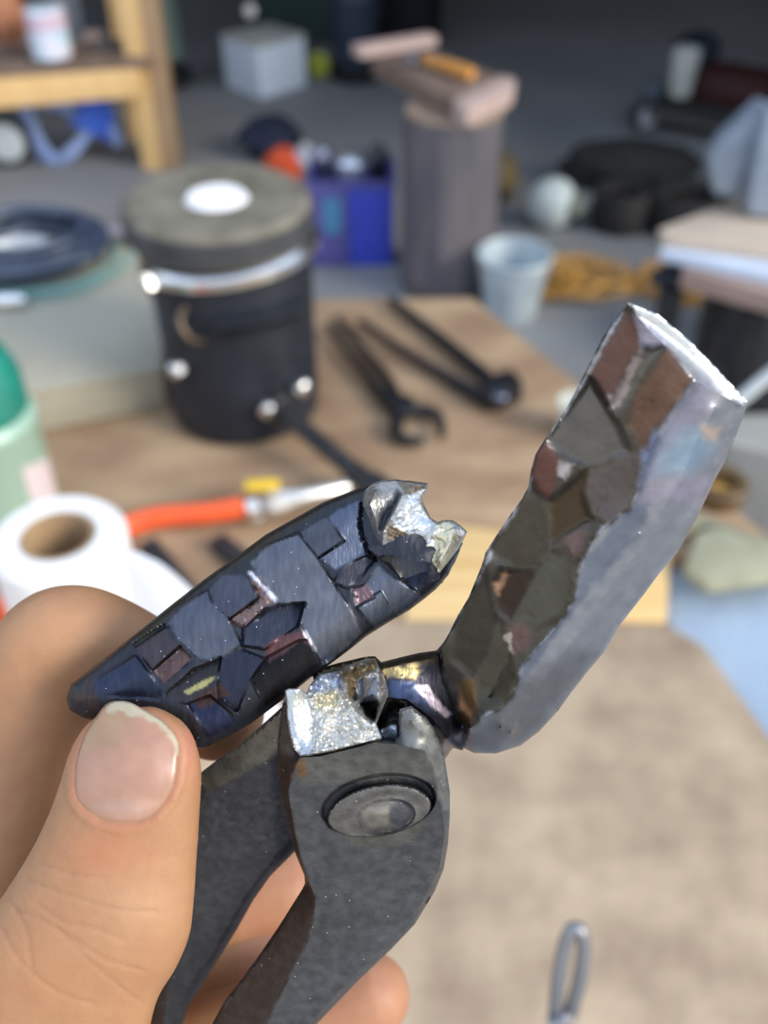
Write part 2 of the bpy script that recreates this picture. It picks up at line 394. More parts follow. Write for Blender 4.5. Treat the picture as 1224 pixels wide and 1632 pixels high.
# burner: black tube from the forge towards the valve
bs = around(.52, fr - .01, fh * .235); be = G(640, 815, TZ + .03)
BN = thing('burner', 'black burner tube sloping from the forge down to the gas valve', 'burner', (be.x, be.y, TZ + .001))
bl2 = mat('matte_black_iron', (.018, .018, .02), (.035, .035, .037), .55, scale=40, metal=.2)
dv = (be - bs).normalized(); ln = (be - bs).length
mk('collar', lathe(bs, [(.00001, 0), (.024, 0), (.026, .004), (.026, .026), (.022, .03), (.00001, .03)], dv, 24), bl2, BN)
mk('tube', lathe(bs + dv * .02, [(.00001, 0), (.0135, 0), (.0135, ln * .55), (.016, ln * .58), (.016, ln * .66), (.022, ln * .70), (.025, ln * .92), (.023, ln * .97), (.00001, ln * .97)], dv, 24), bl2, BN)
vz = TZ + .035
a, b = G(400, 808, vz), G(556, 776, vz)
GV = thing('gas_valve', 'silver gas valve with a yellow lever beside the orange hose', 'valve', ((a + b) / 2 - Vector((0, 0, .02))))
satin = mat('satin_fitting', (.62, .61, .58), (.78, .77, .74), .28, metal=.8, scale=60)
d2 = (b - a).normalized(); l2 = (b - a).length
mk('pipe', lathe(a + d2 * l2 * .25, [(.00001, 0), (.011, 0), (.011, l2 * .72), (.009, l2 * .75), (.00001, l2 * .75)], d2, 20), satin, GV)
mk('valve_body', lathe(a + d2 * l2 * .12, [(.00001, 0), (.014, 0), (.017, .006), (.017, l2 * .2), (.013, l2 * .25), (.013, l2 * .33), (.00001, l2 * .33)], d2, 8), satin, GV)
mk('hose_clamp', ring(a - d2 * .008, .0115, .0165, .018, d2, 24), chrome, GV)
mk('clamp_screw', lathe(a + Vector((0, -.004, -.017)), [(.00001, 0), (.006, 0), (.006, .014), (.00001, .014)], (1, .2, 0), 10), chrome, GV)
q = a + d2 * l2 * .22
mk('stem', tube([q, q + Vector((0, 0, .026))], .005, smooth=0), satin, GV)
w = M(q, 27); qq = q + Vector((-.012, 0, .030))
mk('lever', box(qq + Vector((0, 0, 0)), (w * 2, .019, .005), .05), mat('yellow_lever', (.85, .52, .02), (.9, .6, .05), .4), GV, bevel=.0018)
org_h = mat('orange_rubber_hose', (.95, .13, .03), (.85, .10, .025), .38, scale=30, spec=.5)
hp = [G(402, 806, vz), G(330, 818, TZ + .027), G(230, 829, TZ + .019), G(120, 880, TZ + .017), G(40, 930, TZ + .017), G(-4, 990, TZ + .017), G(-30, 1080, TZ + .017), G(-120, 1300, TZ + .017), G(-300, 1500, TZ + .017)]
mk('gas_hose', tube(hp, .0145, 14), org_h, None, 'orange rubber gas hose running left from the valve behind the paper roll', 'hose', ang=0)
# bars lying below the hose
for i, (u0, v0, u1, v1, w, l) in enumerate(((236, 868, 330, 985, .024, 'dark steel bar lying between the paper roll and its twin'), (345, 862, 470, 960, .024, 'dark steel bar on the bench nearest the orange hose clamp'))):
    mk('steel_bar', bar(G(u0, v0, TZ + .012), G(u1, v1, TZ + .012), w, .018), bl2, None, l, 'bar', group=None, bevel=.002)
# ---------------------------------------------------------------- paper roll
pz = H(G(92, 1125, TZ), 855)
pc = G(92, 1125, TZ); pc.x = (92 - CX) / FPX * dep((0, pc.y, pz)); pr = M((pc.x, pc.y, pz), 107); ph = pz - TZ
paper = mat('white_paper', (.80, .79, .76), (.86, .85, .83), .7, scale=90, bump=.1)
paper_w = mat('white_paper_sheet', (.80, .82, .88), (.84, .86, .92), .6, scale=12)
card = mat('cardboard_core', (.36, .24, .13), (.45, .31, .18), .8)
R_ = thing('paper_roll', 'white roll of paper standing on end with a loose sheet, left of the hand', 'paper roll', (pc.x, pc.y, TZ))
ri = pr * .53
mk('roll', lathe((pc.x, pc.y, TZ + .0025), [(ri + .002, 0), (pr - .003, 0), (pr, .004), (pr, ph - .006), (pr - .006, ph), (ri + .004, ph), (ri + .002, ph - .003), (ri + .002, 0)], n=64), paper, R_)
mk('core', lathe((pc.x, pc.y, TZ + .0025), [(ri - .0015, 0), (ri + .0015, 0), (ri + .0015, ph - .001), (ri - .0015, ph - .001), (ri - .0015, 0)], n=48), card, R_)
e0 = G(470, 1170, TZ + .004)
def loose(s, t):
    top = Vector((pc.x + pr * .97, pc.y - pr * .25, TZ + ph - .004)); bot = Vector((top.x, top.y, TZ + .004))
    A_ = top.lerp(bot, t); o = Vector((e0.x, e0.y, A_.z)); k = .10 + .90 * t ** .6
    q = A_.lerp(o, s * k); return q + Vector((0, -1, 0)) * .016 * math.sin(s * 3.1) * k
mk('loose_sheet', sheet(loose, 16, 24, .0012), paper_w, R_, ang=0)
# ---------------------------------------------------------------- green gas bottle
gc = G(14, 838, TZ); gr = M((gc.x, gc.y, TZ + .15), 92); gh = H(gc, 655) - TZ
gbody = mat('pale_green_enamel', (.30, .46, .36), (.34, .50, .40), .35, scale=6, spec=.6)
gdark = mat('dark_green_plastic', (.015, .20, .15), (.02, .26, .19), .25, spec=.7, coat=.4)
GB = thing('gas_bottle', 'pale green bottle with a dark green cap at the left edge', 'bottle', (gc.x, gc.y, TZ))
mk('body', lathe((gc.x, gc.y, TZ + .0035), [(.00001, 0), (gr * .9, 0), (gr, .01), (gr, gh * .86), (gr * 1.03, gh * .88), (gr * 1.03, gh * .94), (gr * .92, gh), (.00001, gh)], n=48), gbody, GB)
mk('cap', lathe((gc.x, gc.y, TZ + gh), [(.00001, 0), (gr * .93, 0), (gr * .95, .01), (gr * .93, .05), (gr * .80, .075), (gr * .45, .090), (gr * .42, .10), (.00001, .10)], n=48), gdark, GB)
lab = mat('pale_label', (.62, .58, .58), (.70, .55, .55), .5, scale=30)
def gpt(a, z, k=1.012): return Vector((gc.x + gr * k * math.sin(a), gc.y - gr * k * math.cos(a), TZ + z))
mk('label', sheet(lambda s, t: gpt(.95 + .75 * s, gh * (.08 + .62 * t) - .02 * s), 10, 2, .0006), lab, GB)
# ---------------------------------------------------------------- beige box with coil
bx = mat('beige_card', (.36, .335, .255), (.44, .41, .32), .75, scale=5)
hz = .72
top = gp([(-260, 385), (220, 385), (256, 585), (60, 622), (-300, 690)], TZ + .075)
BX = thing('flat_box', 'flat beige box left of the forge under the coiled hose', 'box', (top[3][0], top[3][1], TZ))
mk('box_base', prism([(x * 1., y) for x, y in top], TZ + .002, TZ + .066), bx, BX, bevel=.003)
c0 = Vector((sum(q[0] for q in top) / 5, sum(q[1] for q in top) / 5))
mk('box_lid', prism([(c0.x + (x - c0.x) * 1.012, c0.y + (y - c0.y) * 1.012) for x, y in top], TZ + .066, TZ + .075), bx, BX, bevel=.002)
navy = mat('dark_blue_hose', (.035, .05, .085), (.05, .07, .11), .35, scale=20, spec=.6)
teal = mat('teal_cord', (.16, .46, .44), (.2, .52, .5), .45, scale=20)
CZ = TZ + .075
cc = G(48, 420, CZ); ra, rb = M(cc, 108), M(cc, 108)
def coil(c, r0, dr, turns, lay, rt, seed, z, sq=1.):
    pts = []; rnd = random.Random(seed)
    for i in range(int(turns * 14)):
        a = i / 14 * 2 * math.pi; k = i / (turns * 14)
        r = r0 + dr * rnd.uniform(-1, 1) * .4 + dr * math.sin(k * 9 + seed)
        pts.append((c[0] + r * math.cos(a), c[1] + r * sq * math.sin(a), z + rt + lay * k + rnd.uniform(0, .003)))
    return tube(pts, rt, 8, smooth=3)
mk('hose_coil', coil(cc, ra, .018, 7, .055, .011, 3, CZ, .9), navy, None, 'dark blue hose coiled on the flat beige box', 'hose', ang=0)
mk('teal_cord', coil(cc, M(cc, 150), .016, 3, .012, .0020, 5, CZ, .80), teal, None, 'thin teal cord looped around the dark blue coil', 'cord', ang=0)
pn = mat('pale_metal_dish', (.5, .52, .52), (.6, .6, .58), .35, metal=.6)
mk('dish', lathe((cc.x - .02, cc.y, CZ + .001), [(.00001, 0), (.07, 0), (.076, .012), (.078, .02), (.072, .02), (.062, .008), (.00001, .006)], n=40), pn, None, 'shallow pale metal dish lying inside the dark blue coil', 'dish')
cl = G(20, 492, CZ)
mk('spray_nozzle', lathe(cl + Vector((-.05, 0, .014)), [(.00001, 0), (.010, 0), (.013, .01), (.013, .06), (.008, .075), (.00001, .075)], (1, .05, 0), 16), chrome, None, 'short bright metal nozzle on the beige box in front of the coil', 'nozzle')
cp = G(194, 387, CZ)
mk('hose_coupling', join(lathe(cp + Vector((-.05, 0, .022)), [(.00001, 0), (.012, 0), (.02, .01), (.02, .04), (.013, .05), (.013, .10), (.00001, .10)], (1, -.15, 0), 12)), mat('grey_violet_metal', (.22, .2, .23), (.3, .28, .3), .4, metal=.5), None, 'grey metal hose coupling between the coil and the forge', 'coupling')
# ---------------------------------------------------------------- tongs lying on the bench
iron = mat('forged_black_iron', (.018, .019, .022), (.04, .04, .043), .42, metal=.55, scale=60, bump=.2)
def gt(u, v, z=.0155): return G(u, v, TZ + z)
A = thing('tongs', 'black forged tongs nearest the forge with open hooked jaws', 'tongs', gt(620, 640, 0))
mk('rein', tube([gt(522, 520), gt(560, 570), gt(600, 618), gt(632, 655)], [.006, .007, .009, .012], 8), iron, A)
mk('rein', tube([gt(538, 506, .012), gt(578, 556, .012), gt(618, 605, .014), gt(640, 655, .016)], [.006, .007, .009, .011], 8), iron, A)
mk('boss', disc(gt(640, 660, .0), .021, .026, n=20), iron, A)
mk('jaw', tube([gt(636, 662), gt(630, 690), gt(650, 702), gt(676, 704)], [.012, .010, .009, .006], 8), iron, A)
mk('jaw', tube([gt(645, 656), gt(675, 654), gt(698, 664), gt(704, 694)], [.012, .010, .009, .006], 8), iron, A)
A = thing('tongs', 'long black forged tongs spread in a V with a wedge-shaped head', 'tongs', gt(800, 640, 0))
mk('rein', tube([gt(574, 512), gt(645, 560), gt(720, 606), gt(778, 638)], [.006, .008, .010, .013], 8), iron, A)
mk('rein', tube([gt(622, 478, .014), gt(690, 530, .014), gt(750, 580, .016), gt(805, 628, .018)], [.008, .010, .012, .013], 8), iron, A)
mk('head', prism(gp([(762, 640), (790, 622), (815, 618), (832, 640), (800, 655), (772, 660)], TZ), TZ + .001, TZ + .036), iron, A, bevel=.004)
mk('rivet', disc(gt(797, 632, .036), .013, .007, n=18), mat('worn_rivet', (.25, .27, .33), (.3, .32, .4), .3, metal=.9), A)
# ---------------------------------------------------------------- stump with planks
sc = G(712, 452, 0); sr = M((sc.x, sc.y, .2), 73); sh = H(sc, 176)
bark = mat('grey_bark', (.075, .078, .10), (.19, .165, .165), .8, scale=9, aniso=(3, 3, .35), bump=.6, bscale=40, contrast=.5)
endg = mat('end_grain', (.28, .20, .15), (.38, .28, .2), .8, scale=20)
ST = thing('stump', 'tall grey tree stump standing on the floor behind the blue bin', 'stump', (sc.x, sc.y, 0))
V, Fc = [], []; n = 40; lv = 10
for j in range(lv + 1):
    for i in range(n):
        a = 2 * math.pi * i / n; z = sh * j / lv
        r = sr * (1 + .05 * noise.noise(Vector((math.cos(a) * 2, math.sin(a) * 2, z * 2))) + .02 * math.sin(a * 9)) * (1 + .03 * (1 - j / lv))
        V.append((sc.x + r * math.cos(a), sc.y + r * math.sin(a), z))
for j in range(lv):
    for i in range(n): Fc.append((j * n + i, j * n + (i + 1) % n, (j + 1) * n + (i + 1) % n, (j + 1) * n + i))
mk('trunk', (V, Fc + [tuple(range(n))[::-1]]), bark, ST, ang=0)
mk('cut_top', disc((sc.x, sc.y, sh - .01), sr * .99, .018, n=40), endg, ST)
pk = mat('weathered_plank', (.15, .105, .08), (.22, .165, .135), .75, scale=12, aniso=(4, .5, 1))
pe = mat('pale_plank_end', (.46, .34, .30), (.54, .42, .38), .8, scale=30)
z1 = sh + .01
pp = gp([(592, 92), (660, 70), (792, 118), (722, 158)], z1 + .05)
PL = thing('plank', 'thick weathered plank lying across the top of the stump', 'plank', (sc.x, sc.y, z1))
mk('board', prism(pp, z1 + .002, z1 + .05), pk, PL, bevel=.004)
p = gp([(722, 160), (800, 120), (822, 126), (818, 142), (745, 175)], z1 + .05)
mk('board_end', prism(p, z1 + .001, z1 + .052), pe, PL, bevel=.006)
a, b = G(568, 82, z1 + .07), G(690, 62, z1 + .07)
mk('wood_slat', bar(a, b, .06, .03), pe, None, 'pale slat lying across the far end of the stump plank', 'slat', bevel=.004)
a, b = G(672, 92, z1 + .072), G(752, 118, z1 + .072)
HM = thing('hammer', 'hammer with an orange-brown wooden handle on the stump plank', 'hammer', a - Vector((0, 0, .02)))
mk('handle', tube([a, a.lerp(b, .3), a.lerp(b, .7), b], [.012, .014, .019, .016], 12), mat('orange_wood_handle', (.62, .26, .05), (.72, .33, .08), .4), HM)
hd = (b - a).normalized(); hs = Vector((-hd.y, hd.x, 0))
mk('hammer_head', lathe(a - hs * .05, [(.00001, 0), (.016, 0), (.019, .004), (.019, .02), (.014, .03), (.016, .06), (.018, .085), (.014, .1), (.00001, .1)], hs, 16), mat('hammer_steel', (.3, .32, .42), (.4, .42, .5), .3, metal=.9), HM)
# ---------------------------------------------------------------- blue bin with tools and bag
b0 = G(562, 425, 0); bw = M(b0, 122); bh = H(b0, 285)
blue = mat('deep_blue_plastic', (.035, .06, .50), (.05, .08, .56), .35, spec=.6)
vio = mat('violet_blue_plastic', (.10, .09, .30), (.13, .12, .36), .4)
BB = thing('bin', 'deep blue plastic bin full of tools in front of the stump', 'bin', (b0.x, b0.y + .1, 0))
cxb, cyb = b0.x, b0.y + .11
mk('bin_body', join(box((cxb + bw * .22, cyb - .10, bh * .47), (bw * .56, .012, bh * .93)), box((cxb, cyb + .10, bh * .47), (bw * .99, .012, bh * .93)), box((cxb - bw * .5, cyb, bh * .47), (.012, .2, bh * .93)), box((cxb + bw * .5, cyb, bh * .47), (.012, .2, bh * .93)), box((cxb, cyb, .012), (bw, .2, .012))), blue, BB, bevel=.003)
mk('side_panel', box((cxb - bw * .27, cyb - .105, bh * .46), (bw * .46, .016, bh * .90)), vio, BB, bevel=.003)
mk('sticker', box((cxb - bw * .24, cyb - .1145, bh * .60), (bw * .22, .003, bh * .40)), mat('teal_sticker', (.08, .25, .42), (.1, .3, .5), .4), BB)
mk('rim', join(box((cxb, cyb - .108, bh * .94), (bw * 1.06, .014, .02)), box((cxb, cyb + .108, bh * .94), (bw * 1.06, .014, .02)), box((cxb - bw * .52, cyb, bh * .94), (.014, .216, .02)), box((cxb + bw * .52, cyb, bh * .94), (.014, .216, .02))), vio, BB, bevel=.002)
tc_ = [(-.35, .02, (.40, .42, .5), .028, 'silver-grey can lying in the left end of the blue bin', 'can'), (.02, -.02, (.80, .82, .88), .056, 'bright round metal pot on top of the blue bin', 'pot'), (.33, .03, (.05, .05, .06), .034, 'black canister in the right end of the blue bin', 'canister')]
for fx, dy, c, r, l, cat in tc_:
    mk(cat, lathe((cxb + bw * fx, cyb + dy, .014), [(.00001, 0), (r, 0), (r, bh * .98), (r * 1.1, bh * 1.0), (r * 1.1, bh * 1.04), (r * .7, bh * 1.12), (r * .4, bh * 1.14), (.00001, bh * 1.15)], n=20), mat('tool_' + cat, c, None, .25, metal=.8 if c[0] > .2 else 0), None, l, cat)
g = G(425, 262, 0)
mk('tool_bag', blob((g.x + .01, g.y + .1, .075), (M(g, 50), .12, .075), 4, .22), mat('navy_canvas', (.012, .016, .035), (.02, .026, .05), .8, bump=.3), None, 'dark navy soft tool bag on the floor beyond the forge lid', 'bag', ang=0)
g = G(455, 262, .10)
mk('red_rag', blob(g + Vector((.0, -.075, .02)), (M(g, 26), .03, M(g, 30)), 9, .5, fr=3), mat('red_orange_cloth', (.75, .12, .04), (.62, .08, .03), .8), None, 'small crumpled red-orange rag against the navy tool bag', 'rag', ang=0)
g = G(490, 250, .05)
mk('wrench_roll', blob(g + Vector((0, -.02, 0)), (M(g, 34), .05, .052), 12, .6, fr=3), mat('mixed_grey_metal', (.25, .27, .33), (.6, .62, .66), .4, metal=.5, scale=30, contrast=.2), None, 'heap of grey metal fittings between the navy bag and blue bin', 'fittings', ang=0)
# ---------------------------------------------------------------- galvanised bucket
bc = G(808, 514, 0); br = M((bc.x, bc.y, .2), 60); bkh = H((bc.x, bc.y + .05), 404)
galv = mat('galvanised_steel', (.46, .55, .60), (.62, .70, .74), .45, metal=.35, scale=12, contrast=.3)
BK = thing('bucket', 'pale galvanised bucket on the floor to the right of the stump', 'bucket', (bc.x, bc.y + .06, 0))
cb = (bc.x + .012, bc.y + .045, .002)
mk('pail', lathe(cb, [(.00001, 0), (br * .70, 0), (br * .72, .004), (br * .98, bkh), (br * .96, bkh), (br * .69, .012), (.00001, .010)], n=40), galv, BK)
mk('rolled_rim', tube([(cb[0] + br * .985 * math.cos(a * math.pi / 12), cb[1] + br * .985 * math.sin(a * math.pi / 12), bkh) for a in range(24)], .006, 8, closed=True, smooth=2), galv, BK, ang=0)
mk('bail_handle', tube([(cb[0] + br * math.cos(t), cb[1] - .02 - br * .25 * math.sin(t), bkh - br * .7 * math.sin(t) + .004) for t in np.linspace(0, math.pi, 12)], .003, 8), chrome, BK, ang=0)
# ---------------------------------------------------------------- orange cord heap
orc = mat('orange_yellow_cord', (.40, .21, .05), (.62, .34, .09), .5, scale=9)
for i, (u, v, ru, s, lb) in enumerate(((905, 455, 62, 1, 'orange-yellow extension cord coiled on the floor beside the bucket'), (1104, 462, 50, 2, 'orange-yellow extension cord coiled below the dark scrap pile'))):
    g = G(u, v, 0); mk('extension_cord', coil(g, M(g, ru) * .8, .10, 15, .05, .0045, s * 2.3, 0, .72), orc, None, lb, 'cord', ang=0)
# ---------------------------------------------------------------- dark scrap pile and white tank
tyre = mat('dirty_black_rubber', (.02, .02, .02), (.045, .042, .04), .7, scale=9, bump=.3)
for i, (u, v, r, tl, lb) in enumerate(((985, 362, .10, .0, 'dirty black tyre on the floor behind the pale helmet'), (1090, 368, .13, .0, 'dirty black tyre on the floor left of the board stack'))):
    g = G(u, v, 0)
    O = thing('tyre', lb, 'tyre', (g.x, g.y, 0))
    mk('tread', lathe((g.x, g.y, .002), [(r * .62, .01), (r * .9, 0), (r, .02), (r * 1.02, .07), (r, .12), (r * .9, .14), (r * .62, .13), (r * .58, .11), (r * .8, .07), (r * .58, .03), (r * .62, .01)], n=40), tyre, O)
    mk('rim', lathe((g.x, g.y, .025), [(.00001, .02), (r * .3, .02), (r * .35, .05), (r * .6, .03), (r * .62, .06), (r * .55, .07), (r * .3, .08), (.00001, .08)], n=24), mat('rusty_dark_rim', (.06, .05, .045), (.09, .075, .06), .6, metal=.4), O)
g = G(875, 362, 0)
HL = thing('helmet', 'pale scuffed white helmet on the floor left of the tyres', 'helmet', (g.x, g.y, 0))
hw = M(g, 40); wm = mat('scuffed_white_shell', (.42, .50, .50), (.62, .68, .66), .4, scale=14)
mk('shell', blob((g.x, g.y, hw * .99), (hw, hw * .9, hw), 2, .06, fr=1.5), wm, HL, ang=0)
mk('visor', blob((g.x + hw * .75, g.y - hw * .2, hw * 1.0), (hw * .55, hw * .6, hw * .5), 5, .1), mat('grey_green_trim', (.12, .14, .12), (.2, .22, .19), .5), HL, ang=0)
for i, (u, v, w, h, c, lb) in enumerate(((1010, 312, .26, .085, (.028, .028, .026), 'wide dark heap of sacking behind the tyres'), (800, 330, .06, .08, (.18, .13, .06), 'small tan-brown sack between stump and helmet'))):
    g = G(u, v, 0); mk('sack', blob((g.x, g.y + .1, h * .97), (w, .12, h), 20 + i, .25, fr=2.5), mat('sack_%d' % i, c, None, .85, bump=.4), None, lb, 'sack', ang=0)
# ---------------------------------------------------------------- board stack at right, on a dark stand
sz = .50
s0 = gp([(1040, 432), (1250, 470), (1420, 520), (1420, 400), (1120, 385)], sz)
SD = thing('stand', 'dark low stand at the right edge carrying the stacked boards', 'stand', (s0[0][0] + .1, s0[0][1], 0))
mk('stand_top', prism(s0, sz - .03, sz), mat('dark_blue_steel', (.03, .04, .06), (.05, .06, .085), .4, metal=.4), SD, bevel=.003)
for u, v in ((1075, 440), (1210, 472), (1160, 405), (1380, 505)):
    p = G(u, v, sz); mk('leg', box((p.x, p.y, (sz - .031) / 2), (.045, .045, sz - .031)), bl2, SD, bevel=.003)
mk('stand_shelf', prism([(x, y) for x, y in gp([(1062, 430), (1250, 475), (1400, 515), (1400, 420), (1130, 398)], sz)], .18, .20), mat('dark_shelf', (.05, .05, .055), None, .6), SD)
stk = [([(1088, 428), (1195, 458), (1420, 520), (1420, 440), (1130, 400)], .045, (.42, .30, .25), 'short pinkish timber block stack under the white sheet of board', 'timber'),
       ([(1052, 400), (1060, 385), (1190, 350), (1420, 400), (1420, 480)], .022, (.62, .70, .82), 'bright white board on the stand under the tan board', 'board'),
       ([(1062, 376), (1050, 364), (1190, 312), (1400, 340), (1400, 420)], .025, (.60, .49, .38), 'tan board topmost on the stack at the right edge', 'board')]
z = sz
for pl, t, c, lb, ct in stk:
    z += t + .001
    mk('timber_block' if ct == 'timber' else 'board', prism(gp(pl, z), z - t, z), mat('stack_' + lb.split()[0], c, tuple(x * .85 for x in c), .6, scale=8), None, lb, ct, bevel=.003)
drape = mat('grey_blue_sheet_metal', (.26, .31, .38), (.32, .38, .46), .4, metal=.3)
zt = z
q = G(1180, 338, zt)
FN = thing('machine_guard', 'grey-blue folded sheet metal guard standing on the board stack', 'guard', (q.x, q.y, zt))
def hv(u, v, y): # point at given depth-row y seen at (u,v)
    u, v, y = float(u), float(v), float(y)
    r = FW + (u - CX) / FPX * RT - (v - CY) / FPX * UP
    return CAM + r * (y / r.y)
y0 = q.y
pan = [(1140, 312), (1132, 255), (1150, 225), (1215, 165), (1235, 175), (1200, 240), (1172, 312)]
def slab(pl, y, t):
    V = [hv(u, v, y) for u, v in pl]; k = len(V); V += [p + Vector((0, t, 0)) for p in V]
    return V, [tuple(range(k)), tuple(range(k, 2 * k))[::-1]] + [(i, k + i, k + (i + 1) % k, (i + 1) % k) for i in range(k)]
mk('curved_flap', slab(pan, y0, .05), drape, FN, bevel=.006)
mk('column', slab([(1192, 345), (1198, 300), (1222, 180), (1300, 170), (1290, 352)], y0 - .05, .07), drape, FN, bevel=.01)
# ---------------------------------------------------------------- floor sheet at right in front, small things right of the jaw
tarp = mat('pale_blue_tarp', (.33, .42, .52), (.42, .51, .60), .55, scale=9, bump=.2)
tp = [(1062, 905), (1090, 880), (1330, 900), (1700, 1300), (1700, 1700), (1400, 1560), (1060, 985)]
def tarpz(x, y): return .5 + .012 * noise.noise(Vector((x * 9, y * 9, 0)))
tz = TZ - .03
mk('blue_tray', prism(gp(tp, tz), tz - .02, tz), tarp, None, 'flat pale blue metal sheet along the right side of the bench', 'sheet', bevel=.004)
mk('sheet_support', box((G(1320, 1160, 0).x + .1, G(1250, 1150, tz).y, (tz - .022) / 2), (.12, .3, tz - .022)), pine, None, 'wooden block carrying the pale blue sheet beyond the frame', 'block', bevel=.003)
g = G(1142, 792, TZ)
mk('tape_roll', ring((g.x, g.y, TZ + .001), M(g, 26), M(g, 44), .03), mat('brown_tape', (.10, .065, .03), (.15, .09, .04), .4), None, 'dark brown ring of tape behind the upright jaw', 'tape')
mk('tape_core', disc((g.x, g.y, TZ + .001), M(g, 24), .012), mat('amber_lid', (.62, .34, .07), (.7, .4, .1), .4), None, 'round amber lid lying inside the dark tape ring', 'lid')
mk('grey_rope', tube([G(u, v, TZ + .012) for u, v in ((1075, 850), (1110, 832), (1160, 850), (1224, 870), (1330, 880))], .011, 10), mat('khaki_rope', (.22, .21, .14), (.3, .29, .2), .8), None, 'khaki rope along the back edge of the pale blue sheet', 'rope', ang=0)
mk('folded_cloth', prism(gp([(1090, 905), (1110, 845), (1160, 838), (1230, 865), (1330, 905), (1130, 935)], TZ + .02), TZ + .003, TZ + .02), mat('khaki_cloth', (.33, .31, .20), (.42, .40, .27), .85, bump=.4), None, 'folded khaki cloth between the tape ring and the blue sheet', 'cloth', bevel=.008)
a = G(918, 690, TZ)
mk('white_cup', lathe((a.x, a.y, TZ + .001), [(.00001, 0), (.028, 0), (.034, .055), (.032, .055), (.026, .004), (.00001, .004)], n=28), mat('off_white_plastic', (.55, .57, .52), (.6, .62, .56), .4), None, 'small off-white cup half hidden behind the upright jaw', 'cup')
# things right of the tip: white pipe, pale crate on the floor
g = G(1165, 745, .0)
mk('white_pipe', tube([G(1130, 668, .56), G(1180, 636, .59), G(1224, 600, .63), G(1330, 520, .72)], .011, 12), mat('white_plastic_pipe', (.66, .70, .68), None, .35), None, 'thin white pipe running up to the right behind the jaw tip', 'pipe', ang=0)
g = G(1180, 735, .0)
CR = mk('grey_tub', prism(gp([(1140, 690), (1330, 690), (1380, 790), (1150, 740)], .30), .002, .35), mat('grey_tub', (.35, .34, .30), (.42, .41, .37), .6), None, 'pale grey tub on the floor beyond the right bench edge', 'tub', bevel=.01)
g = G(1170, 600, 0)
mk('dark_crate', box((g.x + .1, g.y + .1, .12), (.30, .3, .24)), mat('dark_grey_crate', (.045, .047, .05), None, .6), None, 'dark grey crate on the floor under the stand', 'crate', bevel=.01)
# ---------------------------------------------------------------- wooden frame bench, upper left
lum = mat('yellow_pine_lumber', (.66, .42, .17), (.80, .55, .27), .65, scale=6, aniso=(3, 3, .6), contrast=.5)
lumd = mat('brown_pine_lumber', (.36, .24, .14), (.44, .30, .18), .7, scale=6)
pb = G(250, 272, 0)
WB = thing('sawhorse_bench', 'rough pine frame bench at the upper left with a crossbeam', 'bench', (pb.x, pb.y, 0))
pw = M(pb, 34); pd = pw * 1.3
mk('post', box((pb.x - pw * .2, pb.y + pw * .5, .6), (pw * .9, pw, 1.2), .0), lum, WB, bevel=.004)
mk('post', box((pb.x + pw * .62, pb.y + pw * .75, .6), (pw * .72, pw * 1.3, 1.2), .0), lumd, WB, bevel=.004)
y1 = pb.y - .02
a = hv(222, 128, y1); b = hv(-90, 152, y1 - .28)
bhh = abs(hv(200, 104, y1).z - hv(200, 150, y1).z)
mk('crossbeam', bar(a, b, .05, bhh), lum, WB, bevel=.004)
ta = a + Vector((0, .13, bhh / 2 + .012)); tb = b + Vector((0, .13, bhh / 2 + .012))
mk('shelf_board', bar(ta, tb, .30, .024), pk, WB, bevel=.003)
a2, b2 = hv(172, 60, y1 + .44), hv(-90, 84, y1 + .36)
mk('back_rail', bar(a2, b2, .04, .06), pe, WB, bevel=.004)
p = hv(195, 52, y1 + .40); mk('back_post', box((p.x, p.y, .6), (pw * .75, pw * .8, 1.2)), lum, WB, bevel=.004)
p = hv(-260, 200, y1 - .4); mk('post', box((p.x, p.y, .6), (pw, pw, 1.2)), lum, WB, bevel=.004)
sz_ = ta.z + .014
zof = lambda u: ta.z + .0135 + (tb.z - ta.z) * (222 - u) / 312
c = G(84, 90, zof(84) + .012)
cw = M(c, 31)
CN = thing('can', 'pale blue and pink printed can on the pine bench', 'can', (c.x, c.y, c.z))
ct = hv(80, 12, c.y).z
mk('body', lathe((c.x, c.y, c.z), [(.00001, 0), (cw * .92, 0), (cw, .006), (cw, ct - c.z - .008), (cw * .9, ct - c.z), (.00001, ct - c.z)], n=28), mat('printed_tin', (.55, .74, .85), (.80, .78, .88), .35, scale=18, contrast=.2), CN)
mk('label_band', lathe((c.x, c.y, c.z + (ct - c.z) * .62), [(cw + .0004, 0), (cw + .0012, 0), (cw + .0012, .05), (cw + .0004, .05), (cw + .0004, 0)], n=28), mat('pink_band', (.78, .60, .72), None, .4), CN)
c = G(14, 66, zof(0))
mk('jug_shape', lathe((c.x, c.y, c.z), [(.00001, 0), (.05, 0), (.085, .05), (.09, .11), (.06, .17), (.05, .2), (.00001, .2)], n=28), mat('red_brown', (.40, .17, .09), (.48, .21, .12), .6), None, 'unidentified reddish brown form on the pine bench left of the printed can, built as a jug', 'jug')  # jug shape made up for an unidentified reddish blob
c = G(115, 62, zof(115))
mk('grey_wedge', prism([(c.x - .05, c.y), (c.x + .05, c.y), (c.x + .01, c.y + .05), (c.x - .05, c.y + .05)], c.z, c.z + .16), mat('grey_wedge', (.25, .27, .29), None, .5), None, 'small grey wedge right of the printed can on the pine bench', 'wedge', bevel=.004)
a, b = G(150, 75, zof(150) + .007), G(212, 68, zof(212) + .007)
mk('chisel', bar(a, b, .03, .012), mat('blue_grey_tool', (.22, .26, .32), None, .35, metal=.6), None, 'flat blue-grey chisel on the pine bench beside the post', 'chisel', bevel=.002)
